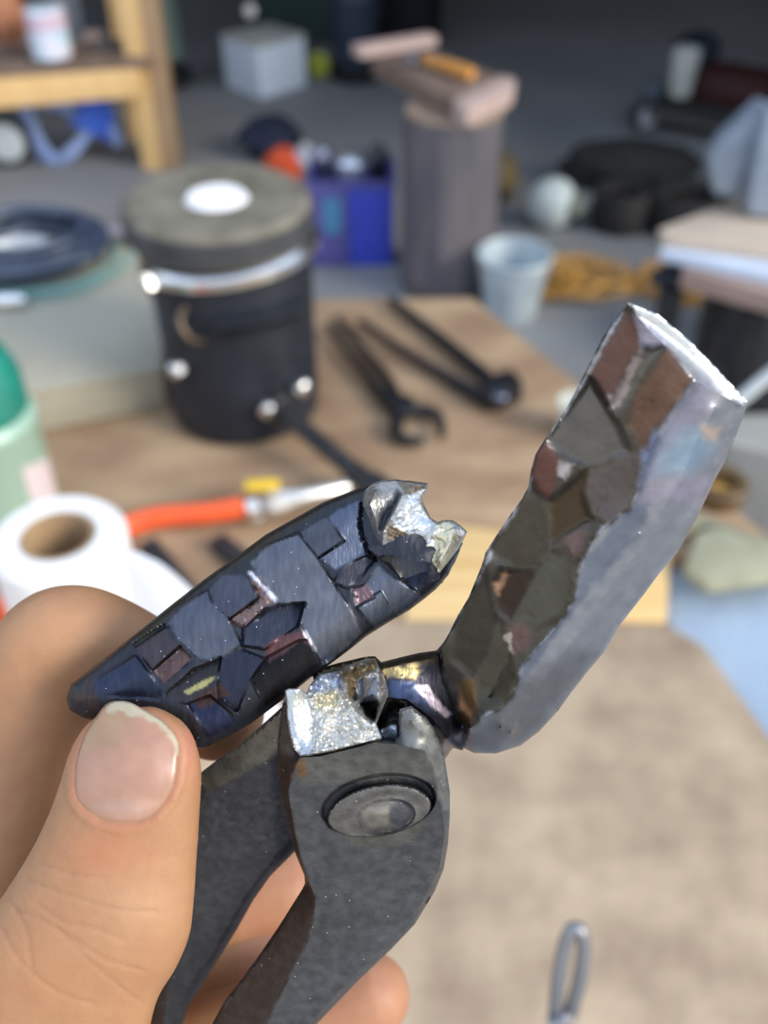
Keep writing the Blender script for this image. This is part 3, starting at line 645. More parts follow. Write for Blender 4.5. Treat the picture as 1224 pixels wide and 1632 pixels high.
# blue webbing and white wheel below
def ribbon(uv, wpx, y, dy=0.):
    pts = cat_rom(uv, 6); V = []
    for i, (u, v, w) in enumerate(pts):
        t = np.array(pts[min(i + 1, len(pts) - 1)][:2]) - np.array(pts[max(i - 1, 0)][:2]); t = t / np.linalg.norm(t); nn = np.array([-t[1], t[0]])
        yy = y + dy * math.sin(i * .5)
        for s in (-1, 1): V.append(hv(u + nn[0] * w * s, v + nn[1] * w * s, yy))
    k = len(V); V += [p + Vector((0, .008, 0)) for p in V]; Fq = []
    for i in range(len(pts) - 1):
        a, b, c, d = 2 * i, 2 * i + 1, 2 * i + 3, 2 * i + 2
        Fq += [(a, b, c, d), (k + d, k + c, k + b, k + a), (a, d, k + d, k + a), (c, b, k + b, k + c)]
    m = 2 * len(pts); Fq += [(1, 0, k, k + 1), (m - 2, m - 1, k + m - 1, k + m - 2)]
    return V, Fq
web = mat('blue_webbing', (.05, .15, .78), (.10, .22, .82), .5, scale=8); webl = mat('pale_blue_webbing', (.26, .36, .68), (.34, .44, .72), .5, scale=8)
yb = pb.y + .10
BG = thing('tarpaulin', 'bright blue tarpaulin hanging in folds below the crossbeam', 'tarpaulin', hv(120, 250, yb))
V = [hv(u, v, yb) for u, v in ((110, 142), (165, 140), (182, 190), (192, 222), (178, 226), (140, 212), (110, 196), (126, 186))]
k = len(V); mk('blue_panel', (V + [p + Vector((0, .012, 0)) for p in V], [tuple(range(k)), tuple(range(k, 2 * k))[::-1]] + [(i, k + i, k + (i + 1) % k, (i + 1) % k) for i in range(k)]), web, BG)
V = [hv(u, v, yb - .02) for u, v in ((50, 150), (118, 142), (116, 190), (96, 178), (62, 168))]
k = len(V); mk('pale_panel', (V + [p + Vector((0, .012, 0)) for p in V], [tuple(range(k)), tuple(range(k, 2 * k))[::-1]] + [(i, k + i, k + (i + 1) % k, (i + 1) % k) for i in range(k)]), webl, BG)
mk('loop', ribbon([(40, 158, 9), (48, 200, 11), (66, 240, 12), (92, 258, 11), (118, 238, 10), (140, 212, 8)], 0, yb - .04, .01), webl, BG, ang=0)
mk('loop', ribbon([(176, 200, 7), (186, 222, 8), (184, 234, 5)], 0, yb - .03, .0), webl, BG, ang=0)
c = G(22, 266, 0); rw = M(c, 31)
WH = thing('wheel', 'small wheel with a whitish hub below the pine bench', 'wheel', (c.x, c.y, 0))
cz = rw * 1.32
mk('tyre', lathe((c.x - .01, c.y + .03, cz), [(rw * .98, 0), (rw * 1.25, 0), (rw * 1.32, .012), (rw * 1.32, .035), (rw * 1.25, .047), (rw * .98, .047), (rw * .98, 0)], (.1, -1, .0), 36), tyre, WH)
mk('hub', lathe((c.x - .01, c.y + .03, cz), [(.00001, .05), (rw * .3, .052), (rw * .6, .045), (rw * .98, .04), (rw * .98, .006), (.00001, .006)][::-1], (.1, -1, .0), 36), mat('dirty_white_hub', (.55, .62, .64), (.66, .72, .74), .5), WH)
# ---------------------------------------------------------------- far things along the top
b0 = G(440, 160, 0)
wb = mat('white_plastic_box', (.70, .80, .90), (.74, .84, .93), .45, scale=4); wb2 = mat('cream_box_lid', (.50, .50, .48), (.56, .55, .52), .5)
s = M(b0, 92); hb = H(b0, 72)
BXX = thing('storage_box', 'pale blue-white square box on the floor at the back', 'box', (b0.x, b0.y, 0))
Rz = .78
mk('box_body', box((b0.x - .06, b0.y + s * .7, hb * .47 + .002), (s * 1.06, s * 1.0, hb * .94), Rz), wb, BXX, bevel=.012)
mk('box_lid', box((b0.x - .06, b0.y + s * .7, hb * .97), (s * 1.10, s * 1.04, hb * .07), Rz), wb2, BXX, bevel=.008)
g = G(283, 138, 0)
BT = thing('boot_shape', 'unidentified grey-green form behind the pine post, built as a boot with a black foot', 'boot', (g.x, g.y, 0))  # boot shape made up for an unidentified upright form
bg_ = mat('grey_green_form', (.13, .19, .165), (.17, .23, .20), .6); bkr = mat('black_sole', (.012, .014, .018), None, .6)
mk('shaft', tube([(g.x - .02, g.y + .05, .10), (g.x - .035, g.y + .06, .3), (g.x - .05, g.y + .07, .6), (g.x - .08, g.y + .08, .85)], [.055, .065, .08, .085], 16), bg_, BT, ang=0)
mk('foot', blob((g.x, g.y - .01, .055), (.075, .12, .052), 7, .08), bkr, BT, ang=0)
g = G(566, 140, 0)
BR = thing('waste_barrel', 'dark navy barrel on a black base behind the stump plank', 'barrel', (g.x, g.y, 0))
mk('base', disc((g.x, g.y + .13, .001), M(g, 40), .08, b=.015), bkr, BR)
mk('drum', lathe((g.x, g.y + .13, .081), [(.00001, 0), (M(g, 33), 0), (M(g, 36), .02), (M(g, 36), .25), (M(g, 38), .27), (M(g, 38), .29), (M(g, 36), .31), (M(g, 36), .75), (.00001, .75)], n=32), mat('navy_drum', (.022, .032, .055), (.03, .045, .08), .45), BR)
g = G(655, 78, 0)
mk('black_drum', lathe((g.x, g.y + .1, .001), [(.00001, 0), (.15, 0), (.155, .02), (.155, .6), (.14, .62), (.00001, .62)], n=32), bkr, None, 'short black drum to the right of the navy barrel', 'drum')
g = G(516, 122, 0)
YC = thing('tape_reel', 'small yellow and white reel standing beside the pale box', 'reel', (g.x, g.y, 0))
r = M(g, 19)
mk('yellow_face', lathe((g.x - .02, g.y, r), [(.00001, 0), (r * .98, 0), (r, .003), (r, .016), (r * .9, .02), (.00001, .02)], (-.35, -1, 0), 24), mat('lime_yellow', (.45, .50, .06), (.55, .58, .1), .5), YC)
mk('white_body', lathe((g.x - .02, g.y, r), [(.00001, 0), (r * .9, 0), (r * .9, .03), (.00001, .03)], (.6, .9, 0), 24), mat('plain_white', (.4, .42, .42), None, .5), YC)
g = G(505, 75, 0)
MC = thing('machine', 'dark green machine cabinet at the top of the picture', 'machine', (g.x, g.y, 0))
gm = mat('dark_green_enamel', (.03, .055, .05), (.045, .075, .068), .5)
mk('cabinet', box((g.x - .02, g.y + .25, .35), (.62, .4, .68)), gm, MC, bevel=.02)
mk('plinth', box((g.x - .02, g.y + .25, .012), (.56, .36, .02)), bkr, MC)
mk('hand_wheel', lathe((g.x - .33 , g.y + .02, .17), [(.00001, 0), (.03, 0), (.035, .01), (.03, .03), (.00001, .03)], (0, -1, .2), 20), chrome, MC)
# compressor cart, upper right
g = G(1018, 206, 0)
CP = thing('compressor', 'dark cart with a red tank and small pale wheels at upper right', 'compressor', (g.x + .3, g.y + .2, 0))
dkg = mat('dark_cart_grey', (.05, .05, .048), (.07, .07, .066), .6)
r = M(g, 22)
mk('wheel', lathe((g.x, g.y, r + .01), [(.00001, 0), (r * .6, 0), (r * .62, .006), (r, .006), (r * 1.12, .015), (r * 1.12, .045), (r, .05), (.00001, .05)], (.3, -1, 0), 28), tyre, CP)
mk('wheel_cap', lathe((g.x + .018, g.y - .052, r + .01), [(.00001, 0), (r * .74, 0), (r * .68, .012), (.00001, .014)], (.3, -1, 0), 24), mat('violet_white_cap', (.42, .42, .48), (.5, .5, .55), .4), CP)
w2 = (g.x + .62, g.y - .14, r + .01)
mk('wheel', lathe(w2, [(.00001, 0), (r * .6, 0), (r * .62, .006), (r, .006), (r * 1.12, .015), (r * 1.12, .045), (r, .05), (.00001, .05)], (.3, -1, 0), 28), tyre, CP)
ya = g.y + .05
a, b = hv(1035, 160, ya), hv(1280, 215, ya - .15)
mk('deck', bar(a, b, .34, .03), dkg, CP, bevel=.004)
zt_ = a.z
mk('tank', lathe(hv(1105, 135, ya + .12), [(.00001, -.02), (.08, 0), (.11, .05), (.11, .38), (.08, .43), (.00001, .45)], (1, -.1, -.12), 28), mat('dark_red_enamel', (.035, .010, .010), (.045, .013, .012), .6), CP)
mk('motor', blob(hv(1110, 80, ya + .15), (.10, .09, .075), 3, .15), mat('dark_navy_motor', (.015, .02, .032), None, .5), CP, ang=0)
mk('hose_reel', blob(hv(1042, 145, ya), (.045, .05, .045), 6, .1), mat('slate_blue', (.09, .12, .15), None, .5), CP, ang=0)
c = hv(1082, 152, ya - .12); cw = M(c, 20)
mk('white_canister', lathe((c.x, c.y, c.z), [(.00001, 0), (cw * .8, 0), (cw * .9, .01), (cw * 1.1, .17), (cw * .9, .185), (.00001, .19)], n=28), mat('off_white_can', (.42, .44, .41), (.5, .52, .48), .5, scale=18), None, 'off-white canister on the dark compressor cart', 'canister')
# wire loop handle standing on the bench, bottom right
lw = mat('dull_grey_wire', (.20, .20, .21), (.30, .30, .31), .4, metal=.7)
pts = [P(886, 1700, .50), P(885, 1632, .49), P(888, 1580, .485), P(897, 1520, .48), P(910, 1483, .477), P(926, 1486, .477), P(930, 1520, .48), P(922, 1570, .485), P(908, 1620, .49), P(900, 1700, .50)]
f0 = G(905, 2250, TZ + .005)
mk('wire_poker', tube([f0] + pts + [f0 + Vector((.01, .004, 0))], .0036, 10), lw, None, 'grey wire loop handle rising at the bottom, right of the fingers', 'poker', ang=0)
# ---------------------------------------------------------------- the broken tongs in the hand
blued = mat('blue_black_oxide', (.66, .68, .73), (.95, .95, .97), .38, metal=.85, scale=900, attr=True, bump=.5, bscale=2200, detail=5, rvar=.10, specks=480, aniso=(1.3, .35, .35))
scale_m = mat('grey_forge_scale', (.62, .62, .62), (.95, .95, .95), .43, metal=.7, scale=500, attr=True, bump=.45, bscale=2200, detail=6, rvar=.10, specks=420)
frac = mat('bright_fracture', (.75, .75, .76), (1, 1, 1), .33, metal=.75, scale=1400, attr=True, bump=.8, bscale=1500, detail=6, rvar=.12)
temper = mat('tempered_steel', (.84, .84, .85), (.95, .95, .95), .36, metal=.85, scale=300, attr=True, bump=.12, bscale=1800, detail=5, rvar=.12)
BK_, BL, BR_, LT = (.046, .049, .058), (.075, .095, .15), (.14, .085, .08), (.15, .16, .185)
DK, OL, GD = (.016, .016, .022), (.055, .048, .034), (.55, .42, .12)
c5 = lambda q: X(q, 1.7486, 80, 740)
c3 = lambda q: X(q, 4.08, 460, 740)
c6 = lambda q: X(q, 3.06, 400, 1000)
c4 = lambda q: X(q, 4.08, 440, 1020)
def soft(L_, k): return [(p, c, f * k) for p, c, f in L_]
# --- A: the snapped-off jaw half, pinched between thumb and finger
J = thing('broken_jaw', 'snapped-off blue-black tongs jaw pinched between thumb and forefinger', 'tongs jaw', P(400, 980, .175))
out = c5([(45, 652), (58, 612), (120, 565), (200, 502), (260, 455), (340, 390), (430, 320), (530, 248), (600, 196), (700, 140), (760, 106), (820, 82), (860, 66), (900, 52), (960, 50), (1010, 60), (1040, 110), (1070, 170), (1120, 195), (1150, 220), (1130, 262), (1110, 308), (1075, 348), (1040, 377), (1000, 407), (940, 442), (880, 480), (840, 512), (780, 557), (740, 583), (680, 632), (640, 662), (560, 722), (500, 757), (430, 790), (400, 792), (330, 770), (240, 740), (140, 720), (95, 708), (55, 685)])
fcs = [([(695, 190), (770, 148), (818, 212), (748, 260)], .55, (.012, .006)),
       ([(772, 146), (855, 104), (868, 170), (878, 250), (800, 292), (752, 262), (822, 212)], -.25, (-.012, -.004)),
       ([(790, 330), (815, 285), (880, 255), (905, 262), (870, 310), (830, 345)], -.7, (-.02, .02)),
       ([(868, 348), (915, 282), (960, 320), (1010, 350), (1040, 372), (965, 425), (922, 352), (885, 372)], -.3, (.012, -.01)),
       ([(855, 400), (920, 355), (962, 422), (905, 457)], .35, (-.012, 0)),
       ([(843, 345), (888, 335), (902, 372), (858, 394)], -.8, (.0, .0)),
       ([(560, 275), (600, 228), (690, 192), (745, 262), (790, 335), (835, 400), (868, 470), (790, 540), (755, 555), (722, 488), (696, 440), (708, 385), (635, 385), (590, 335)], .15, (.006, -.010)),
       ([(440, 350), (480, 307), (540, 310), (562, 340), (582, 370), (500, 430), (455, 385)], .75, (.012, .014)),
       ([(500, 432), (582, 373), (552, 300), (572, 298), (640, 384), (602, 398), (540, 457)], -.6, (.0, -.01)),
       ([(540, 457), (630, 395), (708, 386), (690, 450), (600, 515), (536, 505)], -.8, (-.018, .03)),
       ([(325, 442), (370, 396), (438, 352), (452, 388), (498, 432), (532, 500), (480, 537), (420, 545), (360, 490)], .3, (.008, -.008)),
       ([(240, 512), (318, 458), (360, 506), (285, 572)], .35, (.01, .012)),
       ([(285, 576), (362, 510), (395, 545), (320, 612)], -.7, (0, 0)),
       ([(230, 500), (318, 446), (330, 452), (318, 456), (238, 510)], -1.2, (0, 0)),
       ([(320, 642), (400, 572), (476, 541), (466, 592), (440, 640), (382, 667)], -.9, (.01, .03)),
       ([(125, 602), (238, 532), (312, 630), (305, 652), (200, 650), (130, 642)], .1, (.0, -.02)),
       ([(600, 540), (690, 492), (720, 490), (752, 556), (690, 612), (600, 680), (560, 600)], -1.0, (.012, .014)),
       ([(468, 600), (482, 541), (538, 520), (598, 542), (556, 602), (520, 690), (470, 650)], -.5, (.01, -.012)),
       ([(385, 668), (445, 645), (500, 690), (520, 720), (440, 760), (420, 720)], -.6, (.0, .02))]
fcs = [(c5(p), z * .62, tuple(x * 1.3 for x in g)) for p, z, g in fcs]
FQ = [f[0] for f in fcs]
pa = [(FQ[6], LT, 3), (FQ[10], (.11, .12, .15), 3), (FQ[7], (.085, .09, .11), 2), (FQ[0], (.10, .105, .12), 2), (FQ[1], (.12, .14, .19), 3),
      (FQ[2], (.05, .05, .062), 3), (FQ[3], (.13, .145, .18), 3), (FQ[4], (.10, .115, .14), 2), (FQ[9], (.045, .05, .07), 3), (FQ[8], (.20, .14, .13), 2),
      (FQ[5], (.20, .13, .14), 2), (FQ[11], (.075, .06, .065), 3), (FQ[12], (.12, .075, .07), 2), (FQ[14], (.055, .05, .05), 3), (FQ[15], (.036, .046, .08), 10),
      (FQ[16], (.018, .016, .016), 3), (FQ[17], (.032, .038, .062), 4), (FQ[18], (.026, .03, .06), 3), (FQ[13], DK, 2),  # near-black lower-right facet has its deep shade painted in
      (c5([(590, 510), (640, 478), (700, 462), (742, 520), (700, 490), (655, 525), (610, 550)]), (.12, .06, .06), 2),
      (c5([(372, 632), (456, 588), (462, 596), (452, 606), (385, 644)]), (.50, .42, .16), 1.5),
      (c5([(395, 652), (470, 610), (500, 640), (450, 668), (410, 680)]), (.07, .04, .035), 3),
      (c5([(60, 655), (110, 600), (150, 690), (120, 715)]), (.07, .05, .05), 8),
      (c5([(240, 470), (600, 196), (700, 140), (860, 66), (868, 80), (760, 122), (600, 228), (400, 358), (250, 500)]), OL, 8),  # olive band paints a reflection along the upper rim
      (c5([(550, 300), (562, 300), (632, 372), (628, 384)]), (.85, .85, .9), 2), (c5([(700, 465), (712, 462), (745, 520), (740, 524)]), (.6, .6, .66), 1.5)]  # pale slivers are painted sparkle
def fnA(V):
    z = .05 * nz(V, .05, 3) + .015 * nz(V, .25, 8)
    for i in (5, 8, 12): z += np.where(inside(V, FQ[i]), .22 * nz(V, .16, 20 + i), 0)
    z -= .9 * sm(1 - np.abs(dist(V, c5([(498, 433), (580, 374)]), False)) / 2.2)
    z -= .9 * sm(1 - np.abs(dist(V, c5([(748, 262), (820, 213)]), False)) / 1.8)
    z -= .6 * sm(1 - np.abs(dist(V, c5([(286, 574), (362, 508)]), False)) / 1.8)
    g = c5([(868, 110), (862, 170), (882, 240), (905, 262)])
    z -= 1.2 * sm(1 - dist(V, g, False) / 4)
    return z
baseA = lambda u, v: -.004 * (u - 420) + .006 * (v - 960)
vf, tn = relief(out, .1745, base=baseA, step=3.6, thick=6.0, rim=(62, 5.0), brim=45, facets=fcs, fn=fnA, col=BK_, paints=soft(pa, 1.6), seed=1, fea=5.5, fex=3.5)
mk('jaw_body', vf, blued, J, tint=tn, ang=28)
# fracture: dark root facets, then the bright broken face
root = c3([(465, 470), (500, 480), (560, 600), (640, 730), (740, 790), (830, 835), (935, 812), (1000, 770), (1080, 640), (1115, 560), (1110, 500), (960, 520), (860, 480), (700, 440), (560, 420)])
vf, tn = relief(root, .1745, base=baseA, step=4, thick=4, rim=(14, 1.6), brim=10, curves=[([(q[0], q[1], 5.2) for q in c3([(570, 610), (660, 640), (740, 752), (860, 705), (935, 690)])], False), ([(q[0], q[1], 3.9) for q in c3([(740, 752), (840, 820)])], False)],
                paints=[(c3([(570, 600), (700, 550), (820, 520), (850, 590), (820, 650), (870, 690), (740, 750), (640, 730)]), (.075, .07, .065), 2), (c3([(740, 755), (870, 703), (940, 675), (955, 760), (930, 820), (820, 832)]), (.05, .065, .11), 2), (c3([(640, 728), (745, 752), (735, 790), (650, 745)]), (.32, .25, .22), 2), (c3([(950, 790), (1120, 540), (1110, 600), (1050, 700), (1000, 770)]), (.25, .26, .27), 3)], col=(.06, .06, .075), seed=2)
vf = (vf[0], vf[1])
mk('root_step', vf, blued, J, tint=tn, ang=28, label='dark smooth step below the broken face')
fo = c3([(470, 262), (478, 210), (500, 165), (540, 130), (600, 104), (700, 98), (800, 108), (905, 122), (905, 150), (892, 180), (866, 212), (872, 250), (885, 285), (920, 348), (970, 374), (1010, 362), (1065, 362), (1120, 398), (1162, 440), (1140, 485), (1110, 540), (1050, 620), (985, 710), (952, 735), (940, 690), (905, 690), (870, 692), (825, 652), (850, 590), (820, 530), (760, 510), (680, 545), (610, 540), (545, 505), (505, 380), (478, 310)])
cv = [([(q[0], q[1], z) for q, z in zip(c3([(740, 205), (700, 290), (650, 380), (612, 450), (612, 520)]), (6.4, 6.8, 6.6, 6.6, 6.2))], False),
      ([(q[0], q[1], 3.6) for q in c3([(710, 170), (690, 260), (640, 330), (600, 420)])], False),
      ([(q[0], q[1], 6.0) for q in c3([(560, 180), (530, 260), (560, 350), (575, 430)])], False),
      ([(q[0], q[1], 2.6) for q in c3([(760, 135), (850, 150)])], False),
      ([(q[0], q[1], z) for q, z in zip(c3([(840, 260), (860, 350), (930, 420), (960, 520), (950, 640)]), (3.2, 3.0, 3.6, 3.8, 3.4))], False),
      ([(q[0], q[1], 5.0) for q in c3([(1080, 420), (1050, 520), (985, 640)])], False)]
L_ = c3([(480, 180), (600, 104), (700, 98), (745, 180), (700, 290), (625, 410), (610, 540), (545, 505), (505, 380), (470, 262)])
def fnB(V):
    m = 1 - sm((sdist(V, L_) + 3) / 6)
    z = (.55 * nz(V, .045, 5, 4) + .25 * np.abs(nz(V, .13, 9, 3))) * (.25 + m)
    for k, w in enumerate((0, 13, 26)):
        z -= .5 * sm(1 - dist(V, c3([(640, 400 + w * 2), (700, 430 + w * 2), (770, 470 + w), (830, 520), (850, 590)]), False) / 2.2)
    return z
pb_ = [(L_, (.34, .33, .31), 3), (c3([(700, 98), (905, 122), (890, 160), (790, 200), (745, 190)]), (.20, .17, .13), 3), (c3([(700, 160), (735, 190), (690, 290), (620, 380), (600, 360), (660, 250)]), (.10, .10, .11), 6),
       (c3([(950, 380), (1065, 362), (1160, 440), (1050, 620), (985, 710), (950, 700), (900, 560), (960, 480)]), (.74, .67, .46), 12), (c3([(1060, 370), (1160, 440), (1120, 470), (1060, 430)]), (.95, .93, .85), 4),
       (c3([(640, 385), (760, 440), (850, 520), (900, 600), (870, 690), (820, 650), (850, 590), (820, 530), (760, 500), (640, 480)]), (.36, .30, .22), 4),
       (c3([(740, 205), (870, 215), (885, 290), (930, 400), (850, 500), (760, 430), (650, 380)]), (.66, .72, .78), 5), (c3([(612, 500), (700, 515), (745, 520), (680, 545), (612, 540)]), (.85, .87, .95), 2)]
vf, tn = relief([(q[0], q[1], 2.6) for q in fo], .1745, base=baseA, step=2.4, thick=3, rim=(5, .9), brim=8, curves=cv, fn=fnB, paints=pb_, col=(.62, .62, .60), seed=3)
mk('fracture_face', vf, frac, J, tint=tn, ang=40, label='bright silvery broken face')
# --- B: the tongs still joined by the rivet
TG = thing('broken_tongs', 'riveted black tongs with one jaw broken off and one upright', 'tongs', P(560, 1350, .19))
# rear half: rein behind the thumb
rear = [(323, 1229), (345, 1212), (377, 1191), (420, 1153), (450, 1126), (500, 1120), (560, 1200), (540, 1330), (476, 1352), (469, 1358), (431, 1396), (404, 1434), (377, 1482), (334, 1552), (302, 1601), (288, 1640), (255, 1720), (225, 1720), (238, 1640), (246, 1570), (258, 1460), (268, 1350), (290, 1262)]
bR = lambda u, v: -.055 * (v - 1150)
vf, tn = relief(rear, .179, base=bR, step=5, thick=6, rim=(7, 1.0), brim=12, curves=[([(332, 1262, 1.2), (345, 1254, 1.2), (390, 1228, 1.2), (437, 1203, 1.2), (520, 1180, 1.2)], False), ([(322, 1268, 1.1), (300, 1350, 1.1), (280, 1450, 1.1), (268, 1560, 1.1), (260, 1640, 1.1)], False), ([(460, 1340, 1.0), (420, 1390, 1.), (392, 1430, 1.0), (362, 1482, 1.), (322, 1545, 1.0), (288, 1600, 1.)], False)],
                fn=lambda V: .05 * nz(V, .08, 4) - .28 * sm(nz(V, .22, 6, 2) * 3 - .8) * sm((sdist(V, [(330, 1270), (460, 1240), (460, 1340), (330, 1400)]) + 20) / 40),
                paints=[([(318, 1240), (377, 1186), (452, 1122), (500, 1120), (437, 1206), (345, 1256), (330, 1270)], (.20, .19, .15), 4), ([(430, 1210), (500, 1150), (520, 1340), (440, 1380)], (.05, .052, .065), 20)], col=(.115, .115, .12), seed=4)
mk('rein', vf, scale_m, TG, tint=tn, ang=30)
# neck between the rear boss and the upright jaw
neck = c6([(560, 215), (600, 170), (640, 168), (730, 145), (820, 124), (905, 112), (950, 60), (1010, 20), (1060, 60), (1060, 400), (1045, 580), (1030, 600), (985, 588), (940, 650), (900, 640), (850, 600), (720, 560), (640, 520), (600, 460)])
nc = [([(q[0], q[1], 1.5) for q in c6([(640, 205), (760, 175), (900, 150)])], False), ([(q[0], q[1], 3.4) for q in c6([(650, 340), (760, 350), (880, 440), (960, 540)])], False), ([(q[0], q[1], .2) for q in c6([(700, 400), (800, 480), (880, 580)])], False), ([(q[0], q[1], -3) for q in c6([(990, 130), (1000, 300), (1010, 480)])], False)]
vf, tn = relief(neck, .1760, base=lambda u, v: -.02 * (u - 640), step=4, thick=8, rim=(12, 2.), brim=20, curves=nc,
                fn=lambda V: .10 * nz(V, .07, 4) + .35 * np.abs(nz(V, .2, 7, 3)) * (inside(V, c6([(640, 195), (830, 180), (820, 265), (650, 255)])) | inside(V, c6([(790, 280), (860, 290), (980, 420), (950, 440)]))),
                paints=[(c6([(560, 160), (700, 150), (940, 90), (900, 170), (700, 200), (600, 230)]), (.10, .075, .05), 4), (c6([(645, 200), (800, 180), (835, 210), (800, 255), (700, 245), (650, 240)]), (.44, .34, .15), 8), (c6([(680, 250), (800, 265), (900, 420), (760, 350), (680, 335)]), (.07, .09, .16), 5),
                        (c6([(798, 284), (860, 284), (905, 350), (982, 420), (950, 445), (880, 380)]), (.72, .62, .70), 3), (c6([(640, 350), (760, 370), (720, 480), (700, 560), (620, 500)]), (.02, .02, .022), 4), (c6([(885, 480), (1020, 600), (930, 655), (910, 560)]), (.34, .29, .25), 4)], col=(.045, .045, .06), seed=5)  # cavity shade and the pinkish sparkle are painted in
mk('jaw_neck', vf, blued, TG, tint=tn, ang=30)
# upright jaw
jo = [(700, 1035), (715, 1010), (730, 980), (747, 952), (758, 925), (768, 900), (774, 880), (790, 855), (812, 822), (832, 795), (842, 775), (846, 750), (853, 725), (868, 700), (888, 672), (905, 648), (918, 622), (930, 598), (946, 566), (962, 535), (980, 508), (1001, 483),
      (1048, 503), (1099, 545), (1145, 592), (1190, 640), (1186, 660), (1174, 692), (1158, 730), (1138, 768), (1110, 828), (1080, 880), (1050, 915), (1028, 945), (985, 1000), (962, 1040), (935, 1072), (910, 1104), (890, 1132), (860, 1165), (830, 1188), (790, 1201), (755, 1200), (735, 1190), (722, 1150), (708, 1100)]
def tz_(u, v): return .05 * (1180 - v)           # leans towards the viewer at the tip
edge = [(1106, 608), (1075, 650), (1045, 700), (1030, 735), (1022, 777), (1006, 809), (975, 830), (946, 858), (930, 890), (920, 926), (912, 963), (892, 995), (860, 1030), (832, 1060), (822, 1098), (800, 1128), (772, 1142), (748, 1162)]
ridge = [(1020, 850), (978, 882), (945, 930), (922, 963), (895, 1000), (866, 1038), (838, 1080), (815, 1118), (798, 1160)]
rt = [(1180, 655), (1160, 705), (1130, 768), (1100, 828), (1068, 880), (1020, 938), (976, 1000), (950, 1040), (900, 1100), (878, 1130), (850, 1160), (820, 1180)]
cv = [([(1002, 487, -3.5), (1034, 525, -2), (1076, 567, -.5), (1108, 607, 1.5), (1164, 637, -1.5), (1184, 647, -3)], False),
      ([(u, v, 1.6) for u, v in edge], False), ([(u, v, 1.2) for u, v in ridge], False), ([(u, v, -3.4) for u, v in rt], False), ([(u, v, .6) for u, v in ((1140, 650), (1110, 705), (1085, 765), (1055, 815), (1010, 890), (965, 950), (930, 1000), (895, 1050), (865, 1090), (838, 1130), (815, 1168))], False),
      ([(1040, 640, -.6), (960, 800, -1.2), (850, 960, -1.4), (780, 1110, -1.2)], False)]
c7 = lambda q: X(q, 2.147, 680, 460)
jf = [([(690, 80), (725, 120), (735, 195), (690, 260), (625, 400), (560, 300), (600, 210)], .5, (-.02, .0)),
      ([(740, 205), (820, 200), (760, 260), (700, 370), (650, 430), (632, 400), (700, 270)], -1.3, (.0, .0)),
      ([(822, 205), (905, 300), (870, 380), (780, 480), (750, 560), (690, 470), (720, 360)], .5, (.02, .0)),
      ([(560, 310), (620, 410), (660, 480), (690, 560), (560, 610), (500, 590), (400, 520), (470, 440)], -1.5, (.0, .012)),
      ([(370, 560), (410, 530), (470, 600), (420, 720), (380, 700), (355, 640)], .8, (-.02, .0)),
      ([(560, 610), (690, 560), (745, 570), (730, 680), (690, 755), (620, 805), (560, 780), (540, 700)], .4, (.02, .014)),
      ([(420, 725), (550, 620), (535, 700), (560, 790), (470, 850), (425, 880)], -1.6, (.0, .0)),
      ([(470, 850), (555, 800), (520, 900), (500, 930)], .4, (.01, .0)),
      ([(210, 890), (330, 730), (380, 700), (420, 800), (415, 900), (380, 960), (300, 960), (240, 930)], -.9, (.0, -.012)),
      ([(250, 960), (390, 950), (330, 1060), (290, 1130), (240, 1090), (230, 1000)], -1.7, (.01, .01)),
      ([(420, 890), (500, 930), (520, 1000), (505, 1070), (450, 1130), (360, 1170), (300, 1130), (340, 1050)], .3, (.016, .012)),
      ([(268, 1180), (330, 1130), (365, 1170), (340, 1230), (295, 1250)], .4, (.0, .0)),
      ([(100, 1180), (200, 960), (235, 1090), (240, 1140), (210, 1260), (160, 1330), (90, 1270)], -.8, (.0, .0)),
      ([(205, 1260), (250, 1140), (300, 1250), (318, 1330), (300, 1390), (240, 1440), (180, 1450), (170, 1340)], .2, (.016, .01)),
      ([(110, 1350), (165, 1330), (180, 1440), (130, 1520), (112, 1430)], .5, (.0, .0))]
jf = [(c7(p), z * .5, (g[0] * .6, g[1] * .6)) for p, z, g in jf]; JQ = [f[0] for f in jf]
face = [(1001, 483), (1034, 525), (1076, 567), (1108, 607)] + edge[1:] + [(736, 1182), (708, 1100), (700, 1035)] + [q for q in reversed(jo[1:21])]
D1, D2 = (.085, .078, .06), (.13, .075, .062)
